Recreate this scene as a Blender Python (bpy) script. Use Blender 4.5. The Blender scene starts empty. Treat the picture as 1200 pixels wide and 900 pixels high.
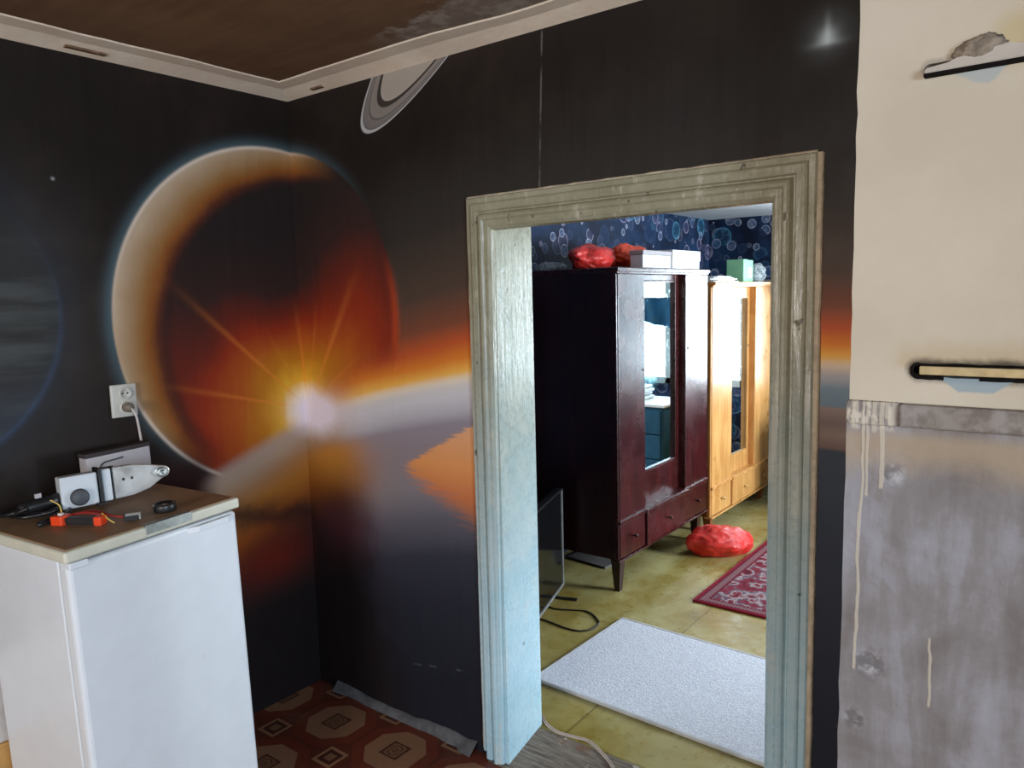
import bpy, bmesh, math, random
from mathutils import Vector, Matrix, Euler, noise as mnoise
random.seed(7)
SC = bpy.context.scene
COL = SC.collection

# ------------------------------------------------------------------ camera
cam = bpy.data.cameras.new('camera')
cam.sensor_fit = 'HORIZONTAL'; cam.sensor_width = 36.0
cam.lens = 883.464 / 1200 * 36.0
cam.clip_start = 0.05
camo = bpy.data.objects.new('camera', cam); COL.objects.link(camo)
yaw, pitch, roll = math.radians(37.5436), math.radians(6.6815), math.radians(-1.4695)
fwd = Vector((-math.sin(yaw) * math.cos(pitch), math.cos(yaw) * math.cos(pitch), -math.sin(pitch)))
rgt = Vector((math.cos(yaw), math.sin(yaw), 0)); upv = rgt.cross(fwd)
r2 = rgt * math.cos(roll) + upv * math.sin(roll)
u2 = upv * math.cos(roll) - rgt * math.sin(roll)
camo.matrix_world = Matrix(((r2.x, u2.x, -fwd.x, 0), (r2.y, u2.y, -fwd.y, 0), (r2.z, u2.z, -fwd.z, 1.65), (0, 0, 0, 1)))
SC.camera = camo

# ------------------------------------------------------------------ world, lights, exposure
w = bpy.data.worlds.new('world'); SC.world = w; w.use_nodes = True
w.node_tree.nodes['Background'].inputs[0].default_value = (0.62, 0.78, 1.0, 1)
w.node_tree.nodes['Background'].inputs[1].default_value = 1.5
SC.view_settings.view_transform = 'Standard'
SC.view_settings.look = 'None'
SC.view_settings.exposure = 0.0
SC.view_settings.gamma = 1.0
SC.view_settings.use_curve_mapping = False
SC.cycles.max_bounces = 8; SC.cycles.diffuse_bounces = 4; SC.cycles.glossy_bounces = 4
SC.cycles.transparent_max_bounces = 8
SC.cycles.sample_clamp_indirect = 6.0
SC.cycles.caustics_reflective = False; SC.cycles.caustics_refractive = False
SC.cycles.use_denoising = True

def area(name, loc, target, sx, sy, power, color):
    l = bpy.data.lights.new(name, 'AREA'); l.shape = 'RECTANGLE'; l.size = sx; l.size_y = sy
    l.energy = power; l.color = color
    o = bpy.data.objects.new(name, l); COL.objects.link(o)
    o.location = loc
    o.rotation_euler = (Vector(target) - Vector(loc)).to_track_quat('-Z', 'Y').to_euler()
    return o
# daylight through the two windows of the mural room (behind the camera) and the two of the bedroom
area('daylight_rear_window', (-0.7, -2.78, 1.55), (-0.7, 1.0, 1.45), 1.3, 1.3, 118, (1.0, 0.94, 0.88))
area('daylight_right_window', (2.58, -0.6, 1.65), (-0.6, 0.0, 0.55), 1.3, 1.3, 172, (0.66, 0.83, 1.0))
area('daylight_bedroom_window', (-1.03, 6.38, 1.42), (-1.05, 3.0, 1.15), 1.45, 1.2, 125, (0.82, 0.92, 1.0))
area('daylight_bedroom_side_window', (2.08, 4.9, 1.42), (-1.0, 4.3, 0.6), 1.3, 1.2, 370, (0.78, 0.90, 1.0))

# ------------------------------------------------------------------ helpers: objects
def lin(c):
    c = c / 255.0
    return c / 12.92 if c <= 0.04045 else ((c + 0.055) / 1.055) ** 2.4
def C(r, g, b, k=1.0):
    return (min(lin(r) * k, .92), min(lin(g) * k, .92), min(lin(b) * k, .92), 1)

def tag(o, label=None, cat=None, group=None, kind=None):
    if label: o['label'] = label
    if cat: o['category'] = cat
    if group: o['group'] = group
    if kind: o['kind'] = kind
    return o
def thing(name, loc, label, cat, group=None, rot=(0, 0, 0)):
    o = bpy.data.objects.new(name, None); COL.objects.link(o)
    o.empty_display_size = 0.05
    o.location = loc; o.rotation_euler = rot
    return tag(o, label, cat, group)

class MB:
    def __init__(s): s.bm = bmesh.new()
    def _add(s, verts, faces, mat=0):
        vs = [s.bm.verts.new(v) for v in verts]
        out = []
        for f in faces:
            try:
                fc = s.bm.faces.new([vs[i] for i in f]); fc.material_index = mat; out.append(fc)
            except ValueError: pass
        return vs
    def box(s, x0, x1, y0, y1, z0, z1, bev=0.0, M=None, mat=0, seg=2):
        b = bmesh.new()
        vs = [b.verts.new(v) for v in [(x0,y0,z0),(x1,y0,z0),(x1,y1,z0),(x0,y1,z0),(x0,y0,z1),(x1,y0,z1),(x1,y1,z1),(x0,y1,z1)]]
        for f in [(0,3,2,1),(4,5,6,7),(0,1,5,4),(1,2,6,5),(2,3,7,6),(3,0,4,7)]:
            b.faces.new([vs[i] for i in f])
        if bev > 0:
            bmesh.ops.bevel(b, geom=b.edges[:], offset=bev, segments=seg, profile=.5, affect='EDGES', clamp_overlap=True)
        s.merge(b, M, mat)
        return s
    def merge(s, b, M=None, mat=0):
        if M is not None: bmesh.ops.transform(b, matrix=M, verts=b.verts[:])
        mp = {}
        for v in b.verts: mp[v] = s.bm.verts.new(v.co)
        for f in b.faces:
            try:
                nf = s.bm.faces.new([mp[v] for v in f.verts]); nf.material_index = mat; nf.smooth = f.smooth
            except ValueError: pass
        b.free()
    def lathe(s, prof, n=24, M=None, mat=0, caps=True):
        # prof: list of (r, z)
        b = bmesh.new(); rings = []
        for r, z in prof:
            if r < 1e-6: rings.append([b.verts.new((0, 0, z))])
            else: rings.append([b.verts.new((r*math.cos(2*math.pi*i/n), r*math.sin(2*math.pi*i/n), z)) for i in range(n)])
        for a, c in zip(rings[:-1], rings[1:]):
            for i in range(n):
                j = (i+1) % n
                if len(a) == 1 and len(c) > 1: b.faces.new([a[0], c[j], c[i]])
                elif len(c) == 1 and len(a) > 1: b.faces.new([a[i], a[j], c[0]])
                elif len(a) > 1: b.faces.new([a[i], a[j], c[j], c[i]])
        if caps:
            if len(rings[0]) > 1: b.faces.new(rings[0][::-1])
            if len(rings[-1]) > 1: b.faces.new(rings[-1])
        for f in b.faces: f.smooth = True
        s.merge(b, M, mat); return s
    def prism(s, pts, z0, z1, M=None, mat=0, bev=0):
        b = bmesh.new()
        lo = [b.verts.new((x, y, z0)) for x, y in pts]; hi = [b.verts.new((x, y, z1)) for x, y in pts]
        n = len(pts)
        b.faces.new(lo[::-1]); b.faces.new(hi)
        for i in range(n): b.faces.new([lo[i], lo[(i+1)%n], hi[(i+1)%n], hi[i]])
        bmesh.ops.recalc_face_normals(b, faces=b.faces[:])
        if bev: bmesh.ops.bevel(b, geom=b.edges[:], offset=bev, segments=2, profile=.5, affect='EDGES', clamp_overlap=True)
        s.merge(b, M, mat); return s
    def tube(s, pts, r, n=8, mat=0, sub=6):
        P = [Vector(p) for p in pts]
        if sub > 1 and len(P) > 2:   # catmull-rom
            Q = []
            for i in range(len(P)-1):
                p0 = P[max(i-1, 0)]; p1 = P[i]; p2 = P[i+1]; p3 = P[min(i+2, len(P)-1)]
                for k in range(sub):
                    t = k/sub
                    Q.append(.5*((2*p1)+(-p0+p2)*t+(2*p0-5*p1+4*p2-p3)*t*t+(-p0+3*p1-3*p2+p3)*t*t*t))
            Q.append(P[-1]); P = Q
        b = bmesh.new(); rings = []; up = Vector((0, 0, 1))
        for i, p in enumerate(P):
            d = (P[min(i+1, len(P)-1)]-P[max(i-1, 0)])
            d = d.normalized() if d.length > 1e-9 else Vector((1, 0, 0))
            a = d.cross(up)
            a = a.normalized() if a.length > 1e-3 else d.cross(Vector((0, 1, 0))).normalized()
            c = a.cross(d)
            rr = r(i/(len(P)-1)) if callable(r) else r
            rings.append([b.verts.new(p + a*rr*math.cos(2*math.pi*k/n) + c*rr*math.sin(2*math.pi*k/n)) for k in range(n)])
        for A, B in zip(rings[:-1], rings[1:]):
            for k in range(n): b.faces.new([A[k], A[(k+1)%n], B[(k+1)%n], B[k]])
        b.faces.new(rings[0][::-1]); b.faces.new(rings[-1])
        for f in b.faces: f.smooth = True
        bmesh.ops.recalc_face_normals(b, faces=b.faces[:])
        s.merge(b, None, mat); return s
    def shift(s, v):
        bmesh.ops.translate(s.bm, vec=Vector(v), verts=s.bm.verts[:]); return s
    def build(s, name, mats, parent=None, recalc=False, smooth=False, uv=None, world=False):
        if world and parent is not None: s.shift(-Vector(parent.location))
        if recalc: bmesh.ops.recalc_face_normals(s.bm, faces=s.bm.faces[:])
        if smooth:
            for f in s.bm.faces: f.smooth = True
        if uv:
            L = s.bm.loops.layers.uv.new('UVMap')
            for f in s.bm.faces:
                for l in f.loops: l[L].uv = uv(l.vert.co)
        me = bpy.data.meshes.new(name); s.bm.to_mesh(me); s.bm.free()
        for m in (mats if isinstance(mats, (list, tuple)) else [mats]): me.materials.append(m)
        o = bpy.data.objects.new(name, me); COL.objects.link(o)
        if parent is not None: o.parent = parent
        return o

def T(x, y, z): return Matrix.Translation((x, y, z))
def RX(a): return Matrix.Rotation(a, 4, 'X')
def RY(a): return Matrix.Rotation(a, 4, 'Y')
def RZ(a): return Matrix.Rotation(a, 4, 'Z')

def lump(mb, c, rad, seed, amp=.25, freq=2.2, flat=True, sub=4, M=None, crease=0.0, floor=None):
    b = bmesh.new(); bmesh.ops.create_icosphere(b, subdivisions=sub, radius=1)
    off = Vector((seed*3.1, seed*1.7, seed*.9))
    for v in b.verts:
        n = v.co.copy()
        k = 1 + amp*mnoise.noise(n*freq+off)
        if crease: k += crease*abs(mnoise.noise(n*freq*2.6+off*2)) - crease*.3
        v.co = Vector((n.x*rad[0]*k, n.y*rad[1]*k, n.z*rad[2]*k))
        if floor is not None and v.co.z < floor: v.co.z = floor + (v.co.z-floor)*.04
    for f in b.faces: f.smooth = True
    mm = T(*c) if M is None else T(*c) @ M
    mb.merge(b, mm)

# ------------------------------------------------------------------ helpers: shader expressions
class S:
    def __init__(s, g, sock): s.g = g; s.k = sock
    def __add__(a, b): return a.g.m('ADD', a, b)
    __radd__ = __add__
    def __sub__(a, b): return a.g.m('SUBTRACT', a, b)
    def __rsub__(a, b): return a.g.m('SUBTRACT', b, a)
    def __mul__(a, b): return a.g.m('MULTIPLY', a, b)
    __rmul__ = __mul__
    def __truediv__(a, b): return a.g.m('DIVIDE', a, b)
    def __rtruediv__(a, b): return a.g.m('DIVIDE', b, a)
    def __neg__(a): return a.g.m('MULTIPLY', a, -1.0)
    def abs(a): return a.g.m('ABSOLUTE', a)
class G:
    def __init__(s, name):
        s.mat = bpy.data.materials.new(name); s.mat.use_nodes = True
        s.nt = s.mat.node_tree; s.bsdf = s.nt.nodes['Principled BSDF']
        s.out = s.nt.nodes['Material Output']
    def node(s, t): return s.nt.nodes.new(t)
    def put(s, inp, v):
        if isinstance(v, S): s.nt.links.new(v.k, inp)
        elif v is not None: inp.default_value = v
    def m(s, op, a, b=None, c=None, clamp=False):
        n = s.node('ShaderNodeMath'); n.operation = op; n.use_clamp = clamp
        s.put(n.inputs[0], a)
        if b is not None: s.put(n.inputs[1], b)
        if c is not None: s.put(n.inputs[2], c)
        return S(s, n.outputs[0])
    def mx(s, a, b): return s.m('MAXIMUM', a, b)
    def mn(s, a, b): return s.m('MINIMUM', a, b)
    def cl(s, a): return s.m('ADD', a, 0.0, clamp=True)
    def ss(s, e0, e1, x, o0=0.0, o1=1.0):
        n = s.node('ShaderNodeMapRange'); n.interpolation_type = 'SMOOTHSTEP'
        if e0 > e1: e0, e1, o0, o1 = e1, e0, o1, o0
        s.put(n.inputs[0], x); n.inputs[1].default_value = e0; n.inputs[2].default_value = e1
        n.inputs[3].default_value = o0; n.inputs[4].default_value = o1
        return S(s, n.outputs[0])
    def mix(s, f, a, b, mode='MIX'):
        n = s.node('ShaderNodeMix'); n.data_type = 'RGBA'; n.blend_type = mode
        s.put(n.inputs[0], f); s.put(n.inputs[6], a); s.put(n.inputs[7], b)
        return S(s, n.outputs[2])
    def ramp(s, x, stops, interp='LINEAR'):
        n = s.node('ShaderNodeValToRGB'); r = n.color_ramp; r.interpolation = interp
        lo, hi = stops[0][0], stops[-1][0]
        s.put(n.inputs[0], (x - lo) * (1.0/(hi-lo)))
        while len(r.elements) < len(stops): r.elements.new(0.5)
        for e, (p, c) in zip(r.elements, stops):
            e.position = (p-lo)/(hi-lo)
        for i, (p, c) in enumerate(stops): r.elements[i].color = c
        return S(s, n.outputs[0])
    def coord(s, kind):
        n = s.node('ShaderNodeTexCoord'); return S(s, n.outputs[kind])
    def pos(s):
        n = s.node('ShaderNodeNewGeometry'); return S(s, n.outputs['Position'])
    def sep(s, v):
        n = s.node('ShaderNodeSeparateXYZ'); s.put(n.inputs[0], v)
        return [S(s, n.outputs[i]) for i in range(3)]
    def vec(s, x, y, z=0.0):
        n = s.node('ShaderNodeCombineXYZ'); s.put(n.inputs[0], x); s.put(n.inputs[1], y); s.put(n.inputs[2], z)
        return S(s, n.outputs[0])
    def noise(s, v, scale=5, detail=3, rough=.5, dist=0, col=False):
        n = s.node('ShaderNodeTexNoise'); s.put(n.inputs['Vector'], v)
        n.inputs['Scale'].default_value = scale; n.inputs['Detail'].default_value = detail
        n.inputs['Roughness'].default_value = rough; n.inputs['Distortion'].default_value = dist
        return S(s, n.outputs[1 if col else 0])
    def vor(s, v, scale, feat='F1', out='Distance', rnd=1.0):
        n = s.node('ShaderNodeTexVoronoi'); n.feature = feat; s.put(n.inputs['Vector'], v)
        n.inputs['Scale'].default_value = scale; n.inputs['Randomness'].default_value = rnd
        return S(s, n.outputs[out])
    def mapv(s, v, sc):
        x, y, z = s.sep(v); return s.vec(x*sc[0], y*sc[1], z*sc[2])
    def hyp(s, a, b): return s.m('SQRT', a*a + b*b)
    def gauss(s, x, wd):   # exp(-(x/wd)^2)
        t = x*(1.0/wd); return s.m('EXPONENT', -(t*t))
    def fin(s, col, rough=.5, spec=.5, bump=None, bs=.3, bd=.01, metal=0.0, **kw):
        b = s.bsdf
        s.put(b.inputs['Base Color'], col); s.put(b.inputs['Roughness'], rough)
        b.inputs['Specular IOR Level'].default_value = spec
        s.put(b.inputs['Metallic'], metal)
        for k, v in kw.items(): s.put(b.inputs[k.replace('_', ' ')], v)
        if bump is not None:
            n = s.node('ShaderNodeBump'); n.inputs['Strength'].default_value = bs; n.inputs['Distance'].default_value = bd
            s.put(n.inputs['Height'], bump); s.nt.links.new(n.outputs[0], b.inputs['Normal'])
        return s.mat

def plain(name, rgb, rough=.5, spec=.5, metal=0.0, var=.12, scale=12, bs=.1, bd=.003, **kw):
    g = G(name); v = g.coord('Object')
    n = g.noise(v, scale, 4, .6)
    d = tuple(c*(1-var) for c in rgb[:3]) + (1,); l = tuple(min(1, c*(1+var)) for c in rgb[:3]) + (1,)
    return g.fin(g.mix(g.ss(.3, .7, n), d, l), g.ss(.2, .8, n, rough-.05, rough+.05), spec, g.noise(v, scale*6, 3, .6), bs, bd, metal, **kw)

# ------------------------------------------------------------------ material: the planet mural
def mural():
    g = G('space_mural_paper')
    uv = g.coord('UV'); u, z, _ = g.sep(uv)
    K = 1.42
    def c(r, gg, b): return C(r, gg, b, K)
    p = g.vec(u, z, 0.0)
    nb = g.noise(p, 2.2, 5, .6); nf = g.noise(p, 9, 4, .6)
    ns = g.noise(g.vec(u*1.5, z*14.0, 0.0), 3, 4, .6)          # horizontal streaks
    nv = g.noise(g.vec(u*9.0, z*.8, 3.0), 2, 2, .5)            # soft vertical folds
    col = g.ramp(nb, [(.3, c(20, 14, 12)), (.5, c(25, 18, 15)), (.7, c(38, 29, 24))])
    # --- dark planet at the far left
    d1 = g.hyp(u + 1.395, z - 1.645)
    st = g.ss(.42, .72, g.noise(g.vec(u*.7, z*5.0, 1.0), 3.2, 4, .55))
    ins = g.mix(st*.42 * g.ss(1.95, 1.65, z), c(26, 23, 22), c(66, 70, 68))
    ins = g.mix(g.ss(1.5, 1.3, z)*.7, ins, c(34, 36, 44))
    col = g.mix(g.ss(.487, .480, d1), col, ins)
    col = g.mix(g.cl(g.gauss(d1-.483, .010)*.5*g.ss(1.9, 1.45, z)), col, c(36, 50, 72))
    col = g.mix(g.cl(g.gauss(d1-.50, .05)*.2), col, c(30, 40, 50))
    # --- distance above the lit horizon
    R = g.hyp(u - 1.986, z + 5.225)
    d = R - 6.681
    sky = g.ramp(d*(g.ss(.8, 2.1, u, 1.0, 1.35)) + (nb-.5)*.05,
                 [(0, c(208, 186, 150)), (.03, c(202, 150, 66)), (.075, c(185, 105, 35)), (.13, c(160, 70, 32)), (.20, c(104, 58, 40)),
                  (.32, c(66, 51, 42)), (.55, c(42, 37, 33)), (.85, c(30, 26, 24))])
    fr = g.ss(.35, .6, u) * g.ss(.9, .6, d)
    col = g.mix(fr, col, sky)
    # --- main planet
    du, dz = u + .091, z - 1.585
    d2 = g.hyp(du, dz)
    inp = g.ss(.670, .660, d2)
    # atmosphere outside the limb, on its upper left
    an = g.cl((dz*.75 - du*.9)*1.2 + .25)
    col = g.mix(g.cl(g.gauss(g.mx(d2-.665, 0.0), .030)*.5*an), col, c(80, 104, 112))
    # fire round the rising sun
    su, sz = u - .02, z - 1.200
    ds = g.hyp(su, sz)
    ds2 = ds + .27*g.gauss(u + .10, .28)*g.ss(1.38, 1.75, z) - .10*g.gauss(u-.5, .18)*g.ss(1.2, 1.6, z) + (nb-.5)*.22 + (nv-.5)*.06 + .08*g.gauss(u+.42, .1)*g.ss(1.3, 1.5, z)
    fire = g.ramp(ds2, [(.05, c(215, 195, 150)), (.12, c(190, 144, 40)), (.23, c(158, 100, 22)), (.34, c(146, 70, 22)),
                        (.47, c(124, 40, 18)), (.60, c(88, 30, 20)), (.76, c(46, 28, 25)), (.97, c(32, 25, 24))])
    body = fire
    # lit crescent
    e2 = g.hyp(u - .025, z - 1.505)
    cr = g.cl((e2 - .60)*(1/.185) + (nf-.5)*.12)
    crc = g.ramp(cr + (nf-.5)*.08, [(.0, c(40, 26, 23)), (.16, c(78, 38, 24)), (.34, c(122, 72, 30)), (.52, c(134, 96, 56)), (.75, c(150, 122, 92)), (1.0, c(168, 146, 122))])
    cm = g.ss(.57, .64, e2) * g.ss(.12, -.25, du + .0) * g.ss(.98, 1.25, z)
    cm2 = g.mx(cm, g.ss(.60, .655, e2)*g.ss(.40, .05, du)*g.ss(1.7, 1.95, z))
    body = g.mix(cm2, body, crc)
    # thin bright edge at the top and at the lower left
    edge = g.gauss(d2-.662, .007)*g.mx(g.ss(1.5, 2.05, z)*g.ss(.20, -.25, u), g.ss(1.5, 1.15, z)*g.ss(.1, -.2, u))
    col = g.mix(inp, col, body)
    col = g.mix(g.cl(edge*.8), col, c(200, 185, 170))
    # rim of red at the right limb
    col = g.mix(g.cl(g.gauss(d2-.655, .02)*g.ss(.3, .5, u)*g.ss(1.85, 1.6, z)*g.ss(1.32, 1.5, z)*.6), col, c(165, 62, 28))
    # the glow along the horizon hides the planet's foot on the right
    col = g.mix(g.ss(.20, .06, d)*g.ss(.05, .40, u), col, sky)
    # --- rays from the sun
    ang = g.m('ARCTAN2', sz, su)
    rays = None
    for a, wd, ln, st in [(2.395, .022, .85, .55), (2.885, .022, .75, .50), (1.02, .035, .75, .5), (1.66, .035, .5, .5), (2.06, .02, .45, .3), (1.36, .02, .5, .35), (.62, .03, .5, .3)]:
        r = g.gauss(ang - a, wd) * g.ss(ln, .12, ds) * st
        rays = r if rays is None else g.mx(rays, r)
    col = g.mix(g.cl(rays), col, c(196, 112, 44))
    # --- below the horizon line
    e = -d + (ns-.5)*.012
    below = g.m('MULTIPLY', g.ss(-.035, .03, -d + (nb-.5)*.03), 1.0)
    bandR = g.ramp(e, [(0, c(180, 172, 168)), (.05, c(172, 168, 170)), (.105, c(152, 147, 152)), (.145, c(122, 113, 120)), (.22, c(118, 106, 110)), (.36, c(110, 103, 106)), (.48, c(80, 76, 84)), (.62, c(42, 42, 52)), (.8, c(30, 30, 39)), (1.1, c(22, 23, 31))])  # low navy stops hold some bluish back wall light, put into the colour
    bandL = g.ramp(e + (nb-.5)*.05, [(0, c(150, 130, 118)), (.06, c(150, 128, 108)), (.13, c(144, 104, 70)), (.20, c(150, 95, 36)), (.30, c(135, 70, 22)), (.37, c(84, 46, 22)), (.44, c(42, 26, 24)), (.7, c(24, 18, 18))])
    uu = u + (nf-.5)*.18
    low = g.mix(g.ss(.08, .42, uu + (z-1.1)*.25), bandL, bandR)
    # ochre glow under the sun
    gl = g.cl(g.gauss(g.hyp((u-.16)*.8, (z-1.0)*1.25), .17))
    low = g.mix(gl*.9*g.ss(.10, .17, e), low, c(166, 108, 40))
    # maroon haze low in the middle
    low = g.mix(g.cl(g.gauss(g.hyp((u-.2), (z-.76)*1.4), .16)*.75), low, c(84, 44, 50))
    # hill and red glow at lower left
    tl = g.ss(.06, -.03, u)  # ends at the corner; the walls' unequal light is partly put into these colours
    low = g.mix(tl*g.cl(g.gauss((z-.755) + u*.18 - (nf-.5)*.1, .06))*.85, low, c(36, 22, 22))
    low = g.mix(tl*g.cl(g.gauss(g.hyp((u+.2)*.55, z-.62), .11))*.9, low, c(92, 26, 14))
    low = g.mix(tl*g.ss(.52, .36, z), low, c(22, 16, 17))
    # orange shoal on the right
    ns2 = g.noise(g.vec(u*2.2, z*30.0, 5.0), 3, 5, .65)
    wz = z + (ns2-.5)*.07 + (nf-.5)*.03
    up = g.ss(.0, .02, (1.035 + (u-.57)*.52) - wz)
    dn = g.ss(-.03, .07, wz + (ns2-.5)*.16 - (1.00 - (u-.57)*.50))
    lf = g.ss(.55, .62, u + (ns2-.5)*.07)
    shoal = up*dn*lf
    low = g.mix(shoal*.92*g.ss(1.5, 1.3, u), low, g.ramp(z, [(.85, c(120, 78, 60)), (.95, c(172, 96, 52)), (1.05, c(192, 124, 66)), (1.2, c(192, 138, 98))]))
    # the strip right of the doorway
    strip = g.ramp(-d + (ns-.5)*.01, [(0, c(160, 145, 138)), (.03, c(140, 138, 140)), (.055, c(100, 116, 126)), (.098, c(92, 106, 116)), (.104, c(120, 102, 94)),
                           (.14, c(96, 80, 74)), (.17, c(112, 94, 84)), (.205, c(92, 72, 64)), (.212, c(44, 49, 58)), (.45, c(36, 40, 50)), (.9, c(26, 29, 38))])
    low = g.mix(g.ss(1.5, 1.7, u), low, strip)
    fl = below * g.ss(-.75, -.42, u)
    col = g.mix(fl, col, low)
    # left fringe below the planet, dark red
    col = g.mix(g.ss(-.40, -.52, u)*g.ss(-.95, -.6, u)*g.ss(1.15, 1.0, z), col, c(40, 20, 20))
    # sun core
    lob = g.hyp((u-.055)*.9, (z-1.19)*1.2) + (nf-.5)*.05 + (g.noise(g.vec(g.m('ARCTAN2', z-1.19, u-.055), 0.0, 0.0), 1.6, 2, .5)-.5)*.05
    core = g.ss(.17, .03, lob)
    core = g.cl(core*.92 + .6*g.gauss(g.hyp((u-.16)*.55, (z-1.205)*1.3), .09))
    col = g.mix(core, col, c(196, 184, 192))
    # --- ringed planet at the ceiling
    th = math.radians(40); a, b = .80, .16; cx, cz = 1.045, 2.779
    X = ((u-cx)*math.cos(th) + (z-cz)*math.sin(th))*(1/a); Y = ((z-cz)*math.cos(th) - (u-cx)*math.sin(th))*(1/b)
    q = g.hyp(X, Y)
    ring = g.ramp(q, [(.50, c(138, 128, 118)), (.795, c(140, 130, 120)), (.81, c(150, 140, 130)), (.815, c(50, 44, 40)), (.845, c(50, 44, 40)), (.85, c(112, 103, 97)), (.905, c(116, 107, 101)),
                      (.915, c(66, 62, 62)), (.922, c(104, 97, 92)), (.965, c(98, 92, 90)), (.972, c(70, 70, 74)), (.98, c(160, 155, 152)), (.992, c(150, 146, 146)), (1.0, c(60, 58, 58))])
    col = g.mix(g.ss(1.004, .996, q), col, ring)
    # --- star
    xu, xz = u - 2.07, z - 2.247
    star = g.cl(g.gauss(g.hyp(xu*(1.0), xz+.006), .020)*.5*g.ss(-.028, -.018, xz) + g.gauss(xu, .008)*g.gauss(xz-.012, .03)*.22 + g.gauss(xz+.020, .010)*g.gauss(xu, .035)*.22 + g.gauss(g.hyp(xu, xz), .05)*.10)
    col = g.mix(star, col, c(190, 205, 222))
    # --- paper seam above the door, specks
    sm = g.gauss(u - 1.235 - (z-2.2)*.045, .0028)*g.ss(1.9, 1.95, z)*g.ss(.35, .6, g.noise(p, 16, 3, .6))
    col = g.mix(g.cl(sm*.8), col, c(92, 88, 84))
    sp = g.ss(.012, .008, g.vor(p, 2.3))*g.ss(.5, .6, nf)*.4
    col = g.mix(sp, col, c(120, 116, 112))
    spk = g.gauss(g.hyp(u+.90, z-2.05), .005)*.7
    col = g.mix(g.cl(spk), col, c(150, 150, 150))
    scr = g.gauss(z - (.30 + (u-.9)*.18), .004)*g.ss(.55, .65, g.noise(p, 14, 3, .6))*g.ss(.5, .7, u)
    col = g.mix(g.cl(scr*.45), col, c(90, 92, 100))
    bump = nf*.4 + g.noise(p, 60, 3, .6)*.15 + nv*1.2
    return g.fin(col, g.ss(.2, .8, nf, .54, .66), .24, bump, .25, .008)

# ------------------------------------------------------------------ other materials
def mat_trim_paint():
    g = G('worn_door_paint'); v = g.pos(); x, y, z = g.sep(v)
    n = g.noise(v, 7, 5, .65); f = g.noise(v, 38, 4, .6)
    lon = g.noise(g.vec(x*22, y*22, z*2.2), 1.6, 4, .6)
    light_grade = g.ss(.1, 1.75, z + (n-.5)*.4)                # cool daylight low down and dim warm light above, put into the paint
    cool_low = g.mix(g.ss(.35, .7, n), C(168, 202, 214), C(186, 212, 222)); warm_high = g.mix(g.ss(.35, .7, n), C(146, 140, 116), C(164, 158, 134))
    col = g.mix(light_grade, cool_low, warm_high)
    chip = g.ss(.61, .67, lon + (f-.5)*.22)
    col = g.mix(chip*.4, col, C(206, 198, 180))
    dk = g.ss(.16, .10, g.vor(g.vec(x*16, y*16, z*9), 1.0))*g.ss(.5, .6, f)
    col = g.mix(dk*.85, col, C(86, 76, 66))
    col = g.mix(g.ss(.62, .8, g.noise(v, 3.3, 5, .7))*.35, col, C(168, 154, 132))
    return g.fin(col, g.ss(.3, .7, f, .22, .38), .5, lon*1.0 + f*.5 - dk*1.5, .35, .006)

def mat_plaster_edge():
    return plain('raw_plaster_edge', C(190, 174, 150), .85, .2, var=.2, scale=24, bs=.5, bd=.006)

def mat_ceiling():
    g = G('brown_ceiling'); v = g.pos(); x, y, z = g.sep(v)
    n = g.noise(v, 2.4, 5, .6); f = g.noise(v, 14, 5, .65)
    br = g.noise(g.vec(x*1.0, y*7, 0.0), 2.5, 3, .6)
    col = g.mix(g.ss(.3, .7, n*.6+br*.4), C(100, 74, 54, 1.3), C(122, 94, 70, 1.3))
    # flaked patch beside the door wall
    dwall = 1.954 - y
    pe = g.ss(.06, .0, dwall - .16 - (f-.5)*.28 - .13*g.gauss(x+1.35, .28)) * g.ss(-1.95, -1.7, x)
    col = g.mix(pe*.9, col, g.mix(g.ss(.45, .62, f), C(150, 136, 122), C(184, 172, 158)))
    return g.fin(col, .75, .25, f, .25, .006)

def mat_trim_plaster():
    g = G('cream_ceiling_edge'); v = g.pos()
    n = g.noise(v, 5, 5, .65); f = g.noise(v, 30, 4, .6)
    col = g.mix(g.ss(.35, .75, n), C(226, 206, 184, 1.1), C(238, 222, 202, 1.1))
    ch = g.ss(.70, .76, g.noise(v, 11, 5, .7))
    col = g.mix(ch, col, C(110, 86, 66))
    return g.fin(col, .8, .2, f, .4, .005)

def mat_lino():
    g = G('octagon_linoleum'); v = g.pos(); x, y, z = g.sep(v)
    def fr(a, c0): return g.m('FRACT', (a - c0)*(1/.331) + .5) - .5
    cx = fr(x, -2.283).abs(); cy = fr(y, 1.778).abs()
    d8 = g.mx(g.mx(cx, cy), (cx+cy)*.7071)
    f = g.noise(v, 90, 3, .6); n = g.noise(v, 6, 4, .6)
    red = g.mix(f, C(84, 36, 26, 1.1), C(112, 54, 38, 1.1)); tan = g.mix(f, C(126, 88, 66), C(150, 112, 84)); dk = C(66, 38, 28)
    col = red
    col = g.mix(g.ss(.345, .335, d8), col, tan)
    sq = g.mx(cx, cy)
    col = g.mix(g.ss(.135, .125, sq), col, dk)
    fret = g.ss(.02, .0, g.m('PINGPONG', sq + cx*.5, .03) - .012)
    col = g.mix(g.ss(.115, .105, sq)*fret*.7, col, tan)
    col = g.mix(g.ss(.47, .48, d8)*.5, col, dk)
    ds = g.mx((cx-.5).abs(), (cy-.5).abs())
    col = g.mix(g.ss(.15, .14, ds), col, tan)
    col = g.mix(g.ss(.11, .10, ds), col, dk)
    col = g.mix(g.ss(.06, .05, ds)*.6, col, tan)
    col = g.mix(g.ss(.5, .8, n)*.35, col, C(110, 88, 72))
    return g.fin(col, .42, .4, n, .1, .004)

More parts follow.
